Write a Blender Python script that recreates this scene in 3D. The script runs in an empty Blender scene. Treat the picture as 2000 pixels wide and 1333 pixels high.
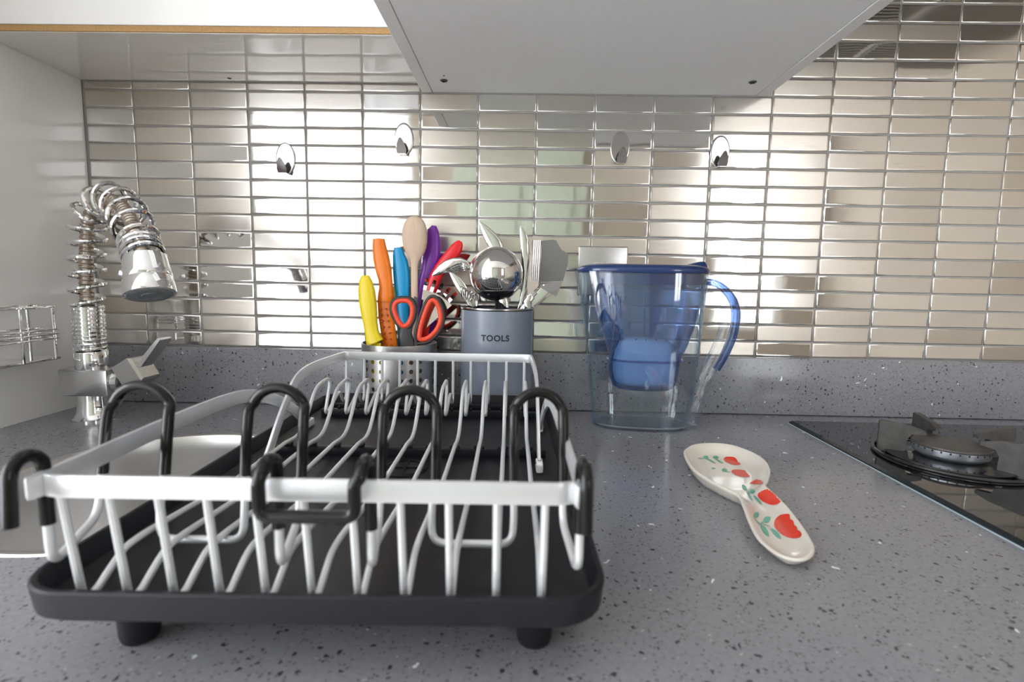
import bpy, bmesh, math, random
from mathutils import Vector, Matrix

random.seed(7)
SC = bpy.context.scene
COL = SC.collection

# ------------------------------------------------------------------ camera
F_PX = 1019.4
YAW, PITCH, ROLL = -0.0167, -0.1153, 0.0170
CAM = Vector((0.6799, -0.9345, 0.2300))
_fw = Vector((math.sin(YAW)*math.cos(PITCH), math.cos(YAW)*math.cos(PITCH), math.sin(PITCH)))
_r = Vector((math.cos(YAW), -math.sin(YAW), 0))
_u = _r.cross(_fw)
RT = _r*math.cos(ROLL) + _u*math.sin(ROLL)
UP = -_r*math.sin(ROLL) + _u*math.cos(ROLL)
FW = _fw
cd = bpy.data.cameras.new('camera')
cam = bpy.data.objects.new('camera', cd)
COL.objects.link(cam)
cd.sensor_width = 36.0
cd.lens = F_PX/2000*36
cd.clip_start = 0.02
cd.dof.use_dof = True
cd.dof.focus_distance = 0.72
cd.dof.aperture_fstop = 6.3
m3 = Matrix((RT, UP, -FW)).transposed()
cam.matrix_world = Matrix.Translation(CAM) @ m3.to_4x4()
SC.camera = cam

# ------------------------------------------------------------------ light
W = bpy.data.worlds.new('daylight')
SC.world = W
W.use_nodes = True
bg = W.node_tree.nodes['Background']
bg.inputs[0].default_value = (0.93, 0.96, 1.0, 1)
bg.inputs[1].default_value = 3.0
SC.view_settings.view_transform = 'Standard'
SC.view_settings.look = 'None'
SC.view_settings.gamma = 1.0
SC.view_settings.use_curve_mapping = False
SC.view_settings.exposure = 1.85
SC.cycles.transparent_max_bounces = 24

# room extents (behind the photographer)
RX0, RX1, RY, RZ0, RZ1 = -1.55, 2.75, -2.70, -0.90, 1.50
WIN = [(-1.45, -0.05, -0.45, 1.36), (1.95, 2.45, -0.10, 1.30)]      # windows in the opposite wall: x0,x1,z0,z1

def portal(x0, x1, z0, z1):
    l = bpy.data.lights.new('window_portal', 'AREA')
    l.shape = 'RECTANGLE'; l.size = x1-x0; l.size_y = z1-z0
    l.cycles.is_portal = True
    o = bpy.data.objects.new('window_portal', l); COL.objects.link(o)
    o.location = ((x0+x1)/2, RY-0.10, (z0+z1)/2)
    o.rotation_euler = (math.radians(90), 0, 0)      # shines along +Y into the room
    return o
for w_ in WIN: portal(*w_)
WIN_FILL = (-2.55, -0.70, -0.55, 1.42)                                   # unseen window added in the left wall for fill light: y0,y1,z0,z1
pl = portal(0, WIN_FILL[1]-WIN_FILL[0], WIN_FILL[2], WIN_FILL[3])
pl.location = (RX0-0.08, (WIN_FILL[0]+WIN_FILL[1])/2, (WIN_FILL[2]+WIN_FILL[3])/2)
pl.rotation_euler = (math.radians(90), 0, math.radians(-90))         # shines along +X into the room

# ------------------------------------------------------------------ pixel helpers (photo is 2000 x 1333)
def ray(u, v):
    return RT*((u-1000)/F_PX) + UP*(-(v-666.5)/F_PX) + FW
def PY(u, v, y):
    d = ray(u, v); return CAM + d*((y-CAM.y)/d.y)
def PZ(u, v, z):
    d = ray(u, v); return CAM + d*((z-CAM.z)/d.z)
def pxm(y):            # metres per pixel in the plane at depth y
    return (y-CAM.y)/F_PX

# ------------------------------------------------------------------ object helpers
def new(name, verts, faces, mat=None, parent=None, smooth=True, angle=40):
    me = bpy.data.meshes.new(name)
    me.from_pydata([tuple(v) for v in verts], [], faces)
    return finish(name, me, mat, parent, smooth, angle)
def finish(name, me, mat, parent, smooth=True, angle=40):
    bm = bmesh.new(); bm.from_mesh(me)
    bmesh.ops.recalc_face_normals(bm, faces=bm.faces)
    bm.to_mesh(me); bm.free()
    if smooth:
        me.shade_smooth()
        me.set_sharp_from_angle(angle=math.radians(angle))
    if mat: me.materials.append(mat)
    o = bpy.data.objects.new(name, me); COL.objects.link(o)
    if parent: o.parent = parent
    return o
def copy_of(o, parent, loc=None, mesh=None):
    c = o.copy()
    if mesh: c.data = mesh
    COL.objects.link(c); c.parent = parent
    if loc is not None: c.location = loc
    return c
def thing(name, label, cat, loc=(0, 0, 0), rz=0, group=None):
    o = bpy.data.objects.new(name, None); COL.objects.link(o)
    o.empty_display_size = 0.02
    o.location = loc; o.rotation_euler = (0, 0, rz)
    o['label'] = label; o['category'] = cat
    if group: o['group'] = group
    return o
def tag(o, label, cat, group=None):
    o['label'] = label; o['category'] = cat
    if group: o['group'] = group
    return o
def struct(o, label=None):
    o['kind'] = 'structure'
    if label: o['label'] = label
    return o
class MB:
    """collects shapes into one mesh"""
    def __init__(s): s.v = []; s.f = []
    def add(s, V, Fc):
        n = len(s.v); s.v += [Vector(p) for p in V]; s.f += [tuple(i+n for i in f) for f in Fc]; return s
    def box(s, a, b, bev=0.0, seg=2):
        if bev <= 0:
            (x0, y0, z0), (x1, y1, z1) = a, b
            return s.add([(x0,y0,z0),(x1,y0,z0),(x1,y1,z0),(x0,y1,z0),(x0,y0,z1),(x1,y0,z1),(x1,y1,z1),(x0,y1,z1)],
                         [(0,3,2,1),(4,5,6,7),(0,1,5,4),(1,2,6,5),(2,3,7,6),(3,0,4,7)])
        bm = bmesh.new(); bmesh.ops.create_cube(bm, size=1)
        for q in bm.verts:
            q.co = Vector([(a[i]+b[i])/2 + q.co[i]*(b[i]-a[i]) for i in range(3)])
        bmesh.ops.bevel(bm, geom=bm.edges[:], offset=bev, segments=seg, affect='EDGES', profile=0.5)
        bm.verts.index_update()
        s.add([q.co.copy() for q in bm.verts], [tuple(w.index for w in f.verts) for f in bm.faces]); bm.free(); return s
    def lathe(s, prof, c=(0, 0, 0), seg=40, axis=None, cap=False):
        c = Vector(c); rot = Matrix.Identity(3)
        if axis is not None: rot = Vector((0, 0, 1)).rotation_difference(Vector(axis)).to_matrix()
        V = []; Fc = []
        for r, z in prof:
            for i in range(seg):
                a = 2*math.pi*i/seg
                V.append(c + rot @ Vector((r*math.cos(a), r*math.sin(a), z)))
        for j in range(len(prof)-1):
            for i in range(seg):
                k = (i+1) % seg
                Fc.append((j*seg+i, j*seg+k, (j+1)*seg+k, (j+1)*seg+i))
        if cap:
            Fc.append(tuple(range(seg))[::-1]); Fc.append(tuple((len(prof)-1)*seg+i for i in range(seg)))
        return s.add(V, Fc)
    def tube(s, pts, r, seg=10, closed=False, cap=True, flat=None, up=None):
        """sweep a circle (or w x h rounded bar when flat=(w,h) with fixed 'up') along pts"""
        P = [Vector(p) for p in pts]; n = len(P)
        rr = r if isinstance(r, (list, tuple)) else [r]*n
        T = []
        for i in range(n):
            a = P[(i-1) % n] if (closed or i > 0) else P[i]
            b = P[(i+1) % n] if (closed or i < n-1) else P[i]
            t = (b-a); t = t.normalized() if t.length > 1e-9 else Vector((0, 0, 1)); T.append(t)
        N = T[0].orthogonal().normalized()
        V = []; Fc = []
        sec = None
        if flat:
            w, h = flat; rad = min(w, h)*0.45; sec = []
            for sx, sy, a0 in ((1, 1, 0), (-1, 1, 90), (-1, -1, 180), (1, -1, 270)):
                for da in (0, 45, 90):
                    a = math.radians(a0+da)
                    sec.append((sx*(w/2-rad)+rad*math.cos(a), sy*(h/2-rad)+rad*math.sin(a)))
            seg = len(sec)
        for i in range(n):
            if up is not None:
                U = (Vector(up) - T[i]*T[i].dot(Vector(up)))
                U = U.normalized() if U.length > 1e-6 else N
                B = T[i].cross(U).normalized(); N = U
            else:
                N = (N - T[i]*N.dot(T[i])); N = N.normalized() if N.length > 1e-9 else T[i].orthogonal().normalized()
                B = T[i].cross(N)
            if sec:
                for (w_, h_) in sec: V.append(P[i] + B*w_ + N*h_)
            else:
                for k in range(seg):
                    a = 2*math.pi*k/seg
                    V.append(P[i] + (N*math.cos(a)+B*math.sin(a))*rr[i])
        m = n if closed else n-1
        for i in range(m):
            j = (i+1) % n
            for k in range(seg):
                l = (k+1) % seg
                Fc.append((i*seg+k, i*seg+l, j*seg+l, j*seg+k))
        if cap and not closed:
            Fc.append(tuple(range(seg))[::-1]); Fc.append(tuple((n-1)*seg+k for k in range(seg)))
        return s.add(V, Fc)
    def loft(s, secs, cap=True):
        n = len(secs[0]); V = [p for sc in secs for p in sc]; Fc = []
        for j in range(len(secs)-1):
            for i in range(n):
                k = (i+1) % n
                Fc.append((j*n+i, j*n+k, (j+1)*n+k, (j+1)*n+i))
        if cap:
            Fc.append(tuple(range(n))[::-1]); Fc.append(tuple((len(secs)-1)*n+i for i in range(n)))
        return s.add(V, Fc)
    def prism(s, front, back):
        n = len(front)
        return s.add(list(front)+list(back), [tuple(range(n)), tuple(range(2*n-1, n-1, -1))] + [(i, i+n, (i+1) % n + n, (i+1) % n) for i in range(n)])
    def build(s, name, mat=None, parent=None, smooth=True, angle=40):
        return new(name, s.v, s.f, mat, parent, smooth, angle)

def smooth_path(pts, k=6, closed=False):
    P = [Vector(p) for p in pts]; n = len(P); out = []
    m = n if closed else n-1
    for i in range(m):
        p1, p2 = P[i], P[(i+1) % n]
        p0 = P[(i-1) % n] if (closed or i > 0) else p1
        p3 = P[(i+2) % n] if (closed or i < n-2) else p2
        for j in range(k):
            t = j/k
            out.append(0.5*((2*p1)+(p2-p0)*t+(2*p0-5*p1+4*p2-p3)*t*t+(3*p1-p0-3*p2+p3)*t**3))
    if not closed: out.append(P[-1])
    return out
def round_path(pts, r, k=5):
    """polyline with its corners rounded to radius r"""
    P = [Vector(p) for p in pts]; out = [P[0]]
    for i in range(1, len(P)-1):
        a, b, c = P[i-1], P[i], P[i+1]
        ra = r[i] if isinstance(r, (list, tuple)) else r
        la, lc = (a-b).length, (c-b).length
        d = min(ra, la*0.48, lc*0.48)
        p, q = b+(a-b).normalized()*d, b+(c-b).normalized()*d
        for j in range(k+1):
            t = j/k
            out.append((1-t)**2*p + 2*t*(1-t)*b + t*t*q)
    out.append(P[-1]); return out

# ------------------------------------------------------------------ materials
def M(name, col=(0.8, 0.8, 0.8), rough=0.5, metal=0.0, var=0.0, vscale=40, bump=0.0, bscale=200, coat=0.0, stretch=None, spec=0.5, rvar=0.0):
    m = bpy.data.materials.new(name); m.use_nodes = True
    nt = m.node_tree; b = nt.nodes['Principled BSDF']
    b.inputs['Base Color'].default_value = (*col, 1); b.inputs['Roughness'].default_value = rough
    b.inputs['Metallic'].default_value = metal
    b.inputs['Specular IOR Level'].default_value = spec
    if coat: b.inputs['Coat Weight'].default_value = coat; b.inputs['Coat Roughness'].default_value = 0.05
    tc = nt.nodes.new('ShaderNodeTexCoord'); mp = nt.nodes.new('ShaderNodeMapping')
    nt.links.new(tc.outputs['Object'], mp.inputs[0])
    if stretch: mp.inputs['Scale'].default_value = stretch
    def noise(sc, det=4):
        n = nt.nodes.new('ShaderNodeTexNoise'); n.inputs['Scale'].default_value = sc; n.inputs['Detail'].default_value = det
        nt.links.new(mp.outputs[0], n.inputs['Vector']); return n
    n = noise(vscale)
    mx = nt.nodes.new('ShaderNodeMix'); mx.data_type = 'RGBA'
    v = max(var, 0.02)
    mx.inputs[6].default_value = (*[c*(1-v) for c in col], 1); mx.inputs[7].default_value = (*[min(1, c*(1+v)) for c in col], 1)
    nt.links.new(n.outputs[0], mx.inputs[0]); nt.links.new(mx.outputs[2], b.inputs['Base Color'])
    if rvar:
        mr = nt.nodes.new('ShaderNodeMapRange'); mr.inputs[3].default_value = max(0.0, rough-rvar); mr.inputs[4].default_value = rough+rvar
        nt.links.new(n.outputs[0], mr.inputs[0]); nt.links.new(mr.outputs[0], b.inputs['Roughness'])
    if bump:
        nb = noise(bscale); bp = nt.nodes.new('ShaderNodeBump'); bp.inputs['Strength'].default_value = bump; bp.inputs['Distance'].default_value = 0.001
        nt.links.new(nb.outputs[0], bp.inputs['Height']); nt.links.new(bp.outputs[0], b.inputs['Normal'])
    return m

def steel_tile(name, col, rough, wave, brush):
    """steel tile face: every tile gets its own noise through its random number"""
    m = bpy.data.materials.new(name); m.use_nodes = True; nt = m.node_tree; b = nt.nodes['Principled BSDF']
    b.inputs['Metallic'].default_value = 1.0; b.inputs['Base Color'].default_value = (*col, 1); b.inputs['Roughness'].default_value = rough
    tc = nt.nodes.new('ShaderNodeTexCoord'); oi = nt.nodes.new('ShaderNodeObjectInfo')
    sc = nt.nodes.new('ShaderNodeVectorMath'); sc.operation = 'SCALE'; sc.inputs[0].default_value = (13.1, 7.7, 5.3)
    nt.links.new(oi.outputs['Random'], sc.inputs['Scale'])
    ad = nt.nodes.new('ShaderNodeVectorMath'); ad.operation = 'ADD'
    nt.links.new(tc.outputs['Object'], ad.inputs[0]); nt.links.new(sc.outputs[0], ad.inputs[1])
    n1 = nt.nodes.new('ShaderNodeTexNoise'); n1.inputs['Scale'].default_value = 22; n1.inputs['Detail'].default_value = 1.0
    nt.links.new(ad.outputs[0], n1.inputs['Vector'])
    b1 = nt.nodes.new('ShaderNodeBump'); b1.inputs['Strength'].default_value = 1.0; b1.inputs['Distance'].default_value = wave
    nt.links.new(n1.outputs[0], b1.inputs['Height'])
    last = b1
    if brush:
        mp = nt.nodes.new('ShaderNodeMapping'); mp.inputs['Scale'].default_value = (12, 1, 1600)
        nt.links.new(ad.outputs[0], mp.inputs[0])
        n2 = nt.nodes.new('ShaderNodeTexNoise'); n2.inputs['Scale'].default_value = 1.0; n2.inputs['Detail'].default_value = 2
        nt.links.new(mp.outputs[0], n2.inputs['Vector'])
        b2 = nt.nodes.new('ShaderNodeBump'); b2.inputs['Strength'].default_value = 0.25; b2.inputs['Distance'].default_value = brush
        nt.links.new(n2.outputs[0], b2.inputs['Height']); nt.links.new(b1.outputs[0], b2.inputs['Normal']); last = b2
        mr = nt.nodes.new('ShaderNodeMapRange'); mr.inputs[3].default_value = rough*0.8; mr.inputs[4].default_value = rough*1.25
        nt.links.new(n2.outputs[0], mr.inputs[0]); nt.links.new(mr.outputs[0], b.inputs['Roughness'])
    nt.links.new(last.outputs[0], b.inputs['Normal'])
    mx = nt.nodes.new('ShaderNodeMix'); mx.data_type = 'RGBA'
    mx.inputs[6].default_value = (*[c*0.90 for c in col], 1); mx.inputs[7].default_value = (*[min(1, c*1.08) for c in col], 1)
    nt.links.new(oi.outputs['Random'], mx.inputs[0]); nt.links.new(mx.outputs[2], b.inputs['Base Color'])
    return m

def quartz():
    m = bpy.data.materials.new('grey_quartz'); m.use_nodes = True; nt = m.node_tree; b = nt.nodes['Principled BSDF']
    b.inputs['Roughness'].default_value = 0.16
    tc = nt.nodes.new('ShaderNodeTexCoord'); L = nt.links.new
    def noise(sc, det=3):
        n = nt.nodes.new('ShaderNodeTexNoise'); n.inputs['Scale'].default_value = sc; n.inputs['Detail'].default_value = det
        L(tc.outputs['Object'], n.inputs['Vector']); return n
    def flecks(scale, radius, keep, warp):
        # distorted cells -> irregular chips; only some cells kept
        nz = nt.nodes.new('ShaderNodeTexNoise'); nz.inputs['Scale'].default_value = scale*1.7; nz.inputs['Detail'].default_value = 1
        L(tc.outputs['Object'], nz.inputs['Vector'])
        sv = nt.nodes.new('ShaderNodeVectorMath'); sv.operation = 'SCALE'; sv.inputs['Scale'].default_value = warp/scale
        L(nz.outputs['Color'], sv.inputs[0])
        av = nt.nodes.new('ShaderNodeVectorMath'); av.operation = 'ADD'; L(tc.outputs['Object'], av.inputs[0]); L(sv.outputs[0], av.inputs[1])
        vo = nt.nodes.new('ShaderNodeTexVoronoi'); vo.inputs['Scale'].default_value = scale; L(av.outputs[0], vo.inputs['Vector'])
        lt = nt.nodes.new('ShaderNodeMath'); lt.operation = 'LESS_THAN'; lt.inputs[1].default_value = radius; L(vo.outputs['Distance'], lt.inputs[0])
        sx = nt.nodes.new('ShaderNodeSeparateColor'); L(vo.outputs['Color'], sx.inputs[0])
        gt = nt.nodes.new('ShaderNodeMath'); gt.operation = 'LESS_THAN'; gt.inputs[1].default_value = keep; L(sx.outputs[0], gt.inputs[0])
        mu = nt.nodes.new('ShaderNodeMath'); mu.operation = 'MULTIPLY'; L(lt.outputs[0], mu.inputs[0]); L(gt.outputs[0], mu.inputs[1])
        return mu.outputs[0]
    def mix(fac, c1, c2):
        x = nt.nodes.new('ShaderNodeMix'); x.data_type = 'RGBA'
        if isinstance(fac, float): x.inputs[0].default_value = fac
        else: L(fac, x.inputs[0])
        for i, c in ((6, c1), (7, c2)):
            if isinstance(c, tuple): x.inputs[i].default_value = (*c, 1)
            else: L(c, x.inputs[i])
        return x.outputs[2]
    base = mix(noise(260, 5).outputs[0], (0.205, 0.205, 0.226), (0.325, 0.325, 0.350))
    base = mix(flecks(330, 0.34, 0.30, 0.8), base, (0.15, 0.15, 0.165))
    base = mix(flecks(150, 0.24, 0.34, 0.9), base, (0.050, 0.051, 0.062))
    base = mix(flecks(210, 0.20, 0.05, 0.9), base, (0.46, 0.46, 0.48))
    base = mix(flecks(75, 0.125, 0.15, 1.0), base, (0.90, 0.91, 0.94))
    L(base, b.inputs['Base Color'])
    mr = nt.nodes.new('ShaderNodeMapRange'); mr.inputs[3].default_value = 0.10; mr.inputs[4].default_value = 0.26
    L(noise(9, 4).outputs[0], mr.inputs[0]); L(mr.outputs[0], b.inputs['Roughness'])
    return m

def clear_plastic(name, tint=(0.96, 0.98, 1.0), gloss=(1, 1, 1), ior=1.45, body=None, body_fac=0.0, rough=0.02, edge=None):
    """thin clear plastic: tinted see-through, Fresnel gloss, and a share of pigment"""
    m = bpy.data.materials.new(name); m.use_nodes = True; nt = m.node_tree; nt.nodes.clear(); L = nt.links.new
    out = nt.nodes.new('ShaderNodeOutputMaterial')
    tr = nt.nodes.new('ShaderNodeBsdfTransparent')
    tc = nt.nodes.new('ShaderNodeTexCoord'); nz = nt.nodes.new('ShaderNodeTexNoise'); nz.inputs['Scale'].default_value = 25
    L(tc.outputs['Object'], nz.inputs['Vector'])
    mx = nt.nodes.new('ShaderNodeMix'); mx.data_type = 'RGBA'; mx.inputs[6].default_value = (*[c*0.97 for c in tint], 1); mx.inputs[7].default_value = (*tint, 1)
    L(nz.outputs[0], mx.inputs[0]); L(mx.outputs[2], tr.inputs[0])
    if edge:      # a slanting path through the sheet is longer and takes more colour
        le = nt.nodes.new('ShaderNodeLayerWeight'); le.inputs['Blend'].default_value = 0.5
        pe = nt.nodes.new('ShaderNodeMath'); pe.operation = 'POWER'; pe.inputs[1].default_value = 3.0; L(le.outputs['Facing'], pe.inputs[0])
        me_ = nt.nodes.new('ShaderNodeMix'); me_.data_type = 'RGBA'; L(pe.outputs[0], me_.inputs[0]); L(mx.outputs[2], me_.inputs[6]); me_.inputs[7].default_value = (*edge, 1)
        L(me_.outputs[2], tr.inputs[0])
    gl = nt.nodes.new('ShaderNodeBsdfGlossy'); gl.inputs['Color'].default_value = (*gloss, 1); gl.inputs['Roughness'].default_value = rough
    lw = nt.nodes.new('ShaderNodeLayerWeight'); lw.inputs['Blend'].default_value = 0.5
    pw = nt.nodes.new('ShaderNodeMath'); pw.operation = 'POWER'; pw.inputs[1].default_value = 3.6; L(lw.outputs['Facing'], pw.inputs[0])
    fr = nt.nodes.new('ShaderNodeMath'); fr.operation = 'MULTIPLY_ADD'; fr.inputs[1].default_value = 0.80; fr.inputs[2].default_value = 0.05; L(pw.outputs[0], fr.inputs[0])
    src = tr
    if body:
        df = nt.nodes.new('ShaderNodeBsdfDiffuse'); df.inputs['Color'].default_value = (*body, 1)
        tl = nt.nodes.new('ShaderNodeBsdfTranslucent'); tl.inputs['Color'].default_value = (*body, 1)
        md = nt.nodes.new('ShaderNodeMixShader'); md.inputs[0].default_value = 0.5; L(df.outputs[0], md.inputs[1]); L(tl.outputs[0], md.inputs[2])
        mb = nt.nodes.new('ShaderNodeMixShader'); mb.inputs[0].default_value = body_fac; L(tr.outputs[0], mb.inputs[1]); L(md.outputs[0], mb.inputs[2]); src = mb
    ms = nt.nodes.new('ShaderNodeMixShader'); L(fr.outputs[0], ms.inputs[0]); L(src.outputs[0], ms.inputs[1]); L(gl.outputs[0], ms.inputs[2])
    L(ms.outputs[0], out.inputs[0]); return m

def chipboard():
    m = M('chipboard_edge', (0.46, 0.27, 0.11), 0.8, var=0.45, vscale=420, bump=0.4, bscale=600); return m

MT = dict(
    grout=M('grey_grout', (0.40, 0.39, 0.38), 0.85, var=0.15, vscale=60),
    quartz=quartz(),
    white_gloss=M('white_gloss_board', (0.88, 0.87, 0.855), 0.18, var=0.02, vscale=6, coat=0.08),
    white_satin=M('white_melamine', (0.87, 0.87, 0.875), 0.38, var=0.03, vscale=70),
    white_edge=M('white_edging', (0.82, 0.81, 0.80), 0.35),
    cream_gloss=M('cream_gloss_board', (0.86, 0.825, 0.77), 0.07, var=0.02, vscale=6, coat=0.5),
    chip=chipboard(),
    dark=M('dark_gap', (0.03, 0.03, 0.03), 0.8),
    chrome=M('chrome', (0.86, 0.86, 0.87), 0.06, 1.0, rvar=0.03, vscale=30),
    chrome_soft=M('satin_chrome', (0.62, 0.62, 0.62), 0.20, 1.0, rvar=0.05, vscale=60),
    hose=M('bronzed_hose', (0.52, 0.45, 0.38), 0.30, 1.0, var=0.2, vscale=90),
    nozzle=M('nozzle_grey', (0.22, 0.24, 0.25), 0.45, 0.3, var=0.5, vscale=260, bump=0.6, bscale=300),
    steel=M('polished_steel', (0.78, 0.77, 0.755), 0.07, 1.0, rvar=0.03, vscale=40),
    steel_b=M('brushed_steel', (0.70, 0.69, 0.675), 0.30, 1.0, var=0.06, vscale=80, stretch=(1, 1, 14)),
    sink=M('brushed_sink_steel', (0.66, 0.65, 0.64), 0.33, 1.0, var=0.05, vscale=60),
    alu=M('pale_aluminium', (0.70, 0.71, 0.725), 0.34, 0.55, var=0.03, vscale=60),
    wire=M('silver_coated_wire', (0.66, 0.675, 0.69), 0.32, 0.35, var=0.04, vscale=60),
    rubber=M('glossy_black_coating', (0.006, 0.0055, 0.0055), 0.15, var=0.3, vscale=70, bump=0.04, bscale=160, spec=0.33),
    tray=M('black_plastic', (0.0105, 0.011, 0.0145), 0.46, var=0.15, vscale=90, bump=0.12, bscale=900, spec=0.24),
    tray_dark=M('drain_black', (0.008, 0.008, 0.009), 0.6),
    yellow=M('yellow_plastic', (0.86, 0.66, 0.01), 0.32, var=0.03),
    orange=M('orange_plastic', (0.90, 0.21, 0.005), 0.34, var=0.03),
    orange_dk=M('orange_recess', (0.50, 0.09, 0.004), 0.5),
    blue=M('sky_blue_plastic', (0.0, 0.31, 0.62), 0.30, var=0.03),
    purple=M('purple_plastic', (0.22, 0.028, 0.42), 0.30, var=0.03),
    red=M('red_plastic', (0.78, 0.012, 0.018), 0.30, var=0.03),
    redorange=M('red_orange_rubber', (0.85, 0.075, 0.03), 0.42, var=0.04),
    scissor=M('charcoal_rubber', (0.035, 0.033, 0.035), 0.45, var=0.1),
    wood=M('pale_beech', (0.66, 0.50, 0.37), 0.62, var=0.12, vscale=30, stretch=(8, 8, 0.6), bump=0.2, bscale=60),
    pot=M('slate_blue_enamel', (0.205, 0.235, 0.29), 0.36, var=0.03, coat=0.15),
    pot_rim=M('dark_steel_rim', (0.36, 0.35, 0.34), 0.25, 1.0),
    ink=M('black_ink', (0.012, 0.013, 0.02), 0.6),
    ceramic=M('cream_glaze', (0.78, 0.73, 0.65), 0.22, var=0.03, vscale=25, coat=0.3),
    tulip=M('tulip_red', (0.80, 0.055, 0.022), 0.30, var=0.2, vscale=130),
    leaf=M('leaf_green', (0.13, 0.44, 0.32), 0.32, var=0.25, vscale=120),
    hobglass=M('black_hob_glass', (0.006, 0.006, 0.008), 0.035, coat=0.4),
    hobedge=M('hob_glass_edge', (0.012, 0.018, 0.022), 0.10), hobline=M('hob_pale_line', (0.45, 0.55, 0.60), 0.3),
    iron=M('worn_cast_iron', (0.11, 0.105, 0.10), 0.50, 0.55, var=0.45, vscale=90, bump=0.35, bscale=260),
    burner=M('burner_aluminium', (0.46, 0.49, 0.53), 0.38, 0.85, var=0.15, vscale=120),
    burnercap=M('burner_cap_enamel', (0.075, 0.070, 0.065), 0.42, 0.2, var=0.25, vscale=80),
    enamel=M('black_enamel', (0.012, 0.012, 0.013), 0.15, coat=0.3),
    hookst=M('hook_steel', (0.60, 0.59, 0.58), 0.14, 1.0, rvar=0.04, vscale=50),
    dark_reflect=M('steel_dark_reflection', (0.30, 0.29, 0.30), 0.12, 1.0, rvar=0.03, vscale=60),  # dark surroundings mirrored by the hook tongue, painted into the steel colour
    plate=M('satin_steel_plate', (0.56, 0.555, 0.55), 0.32, 1.0, var=0.04, vscale=80),
    lid=M('navy_plastic', (0.012, 0.036, 0.130), 0.18, var=0.05, coat=0.3),
    cartridge=M('white_filter_plastic', (0.82, 0.91, 0.97), 0.45, var=0.03),
    clear=clear_plastic('clear_plastic', (0.965, 0.982, 0.992), edge=(0.60, 0.78, 0.90)),
    blueclear=clear_plastic('blue_clear_plastic', (0.53, 0.68, 0.91), body=(0.09, 0.18, 0.40), body_fac=0.30),
    gripclear=clear_plastic('blue_grip_plastic', (0.36, 0.48, 0.72), body=(0.04, 0.10, 0.28), body_fac=0.38),
    print_glint=clear_plastic('frosted_print_glint', (0.80, 0.84, 0.88), body=(0.75, 0.8, 0.85), body_fac=0.28),  # jug print, and the painted highlight around its foot
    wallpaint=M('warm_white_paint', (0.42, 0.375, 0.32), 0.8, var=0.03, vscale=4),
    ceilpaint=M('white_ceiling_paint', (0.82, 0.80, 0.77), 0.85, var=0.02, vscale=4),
    floor=M('pale_stone_floor', (0.62, 0.60, 0.57), 0.45, var=0.08, vscale=5),
    frame=M('white_window_frame', (0.85, 0.85, 0.84), 0.4),
    sage=M('sage_green_paint', (0.45, 0.50, 0.42), 0.5, var=0.03, vscale=5),
    filter=M('steel_filter_mesh', (0.36, 0.35, 0.34), 0.35, 1.0, var=0.6, vscale=500),
)

# ================================================================== STRUCTURE
# ---- back wall and its steel tiles (parts of the wall)
wb = MB().box((-0.75, 0.0016, RZ0), (RX1, 0.12, RZ1)).build('wall_back', MT['grout'], smooth=False)
struct(wb, 'back wall faced with stacked stainless steel tiles')
GX, GZ, TZ0 = 0.100, 0.029892, 0.1290
GAP = 0.0021
def tile_mesh(name, w, h, mat, pillow):
    hw, hh = w/2, h/2
    rings = [(hw, hh, 0.0016), (hw, hh, 0.0008), (hw-0.0005, hh-0.0005, 0.0002), (hw-0.0014, hh-0.0014, 0.0), (hw-0.0030, hh-0.0030, 0.0)]
    V = []; Fc = []
    for (a, b, y) in rings:
        V += [(-a, y, -b), (a, y, -b), (a, y, b), (-a, y, b)]
    for j in range(len(rings)-1):
        for i in range(4):
            k = (i+1) % 4
            Fc.append((j*4+i, j*4+k, (j+1)*4+k, (j+1)*4+i))
    n = (len(rings)-1)*4
    Fc.append((n, n+1, n+2, n+3))
    me = bpy.data.meshes.new(name); me.from_pydata(V, [], Fc)
    bm = bmesh.new(); bm.from_mesh(me); bmesh.ops.recalc_face_normals(bm, faces=bm.faces); bm.to_mesh(me); bm.free()
    me.shade_smooth(); me.set_sharp_from_angle(angle=math.radians(50)); me.materials.append(mat)
    return me
TM = [steel_tile('tile_polished', (0.76, 0.745, 0.715), 0.045, 0.00016, 0),
      steel_tile('tile_polished_warm', (0.74, 0.71, 0.665), 0.10, 0.00014, 0.00003),
      steel_tile('tile_satin', (0.68, 0.64, 0.585), 0.22, 0.00012, 0.00008),
      steel_tile('tile_brushed', (0.63, 0.58, 0.515), 0.30, 0.0001, 0.00012)]
rt = random.Random(21)
meshes = {}
def get_tile(w, h, k):
    key = (round(w, 4), round(h, 4), k)
    if key not in meshes: meshes[key] = tile_mesh('tile', w, h, TM[k], 1.0)
    return meshes[key]
rest = MB()
n_t = 0
for k in range(-1, 18):
    for r in range(0, 26):
        x0, x1 = k*GX+GAP/2, (k+1)*GX-GAP/2
        z0, z1 = TZ0+(r-1)*GZ+GAP/2, TZ0+r*GZ-GAP/2
        if k == -1: x0 = -0.0845
        if r == 0: z0 = 0.1030
        ztop = 0.5610 if k < 5 else (0.5470 if k < 10 else 0.93)
        if z0 > ztop-0.004: continue
        z1 = min(z1, ztop)
        kind = rt.choices((0, 1, 2, 3), (0.36, 0.16, 0.26, 0.22))[0]
        tx, tz = rt.gauss(0, 0.003), rt.gauss(0, 0.004)
        seen = (k <= 14 and (r <= 16 or k >= 10) and r <= 21) or (k == 15 and r <= 20)
        if k == 10 and r > 16: seen = False
        if seen:
            o = bpy.data.objects.new('tile', get_tile(x1-x0, z1-z0, kind)); COL.objects.link(o)
            o.parent = wb; o.location = ((x0+x1)/2, 0, (z0+z1)/2); o.rotation_euler = (tx, 0, tz); n_t += 1
        else:
            rest.box((x0, 0, z0), (x1, 0.0015, z1), 0.0003, 1)
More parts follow.
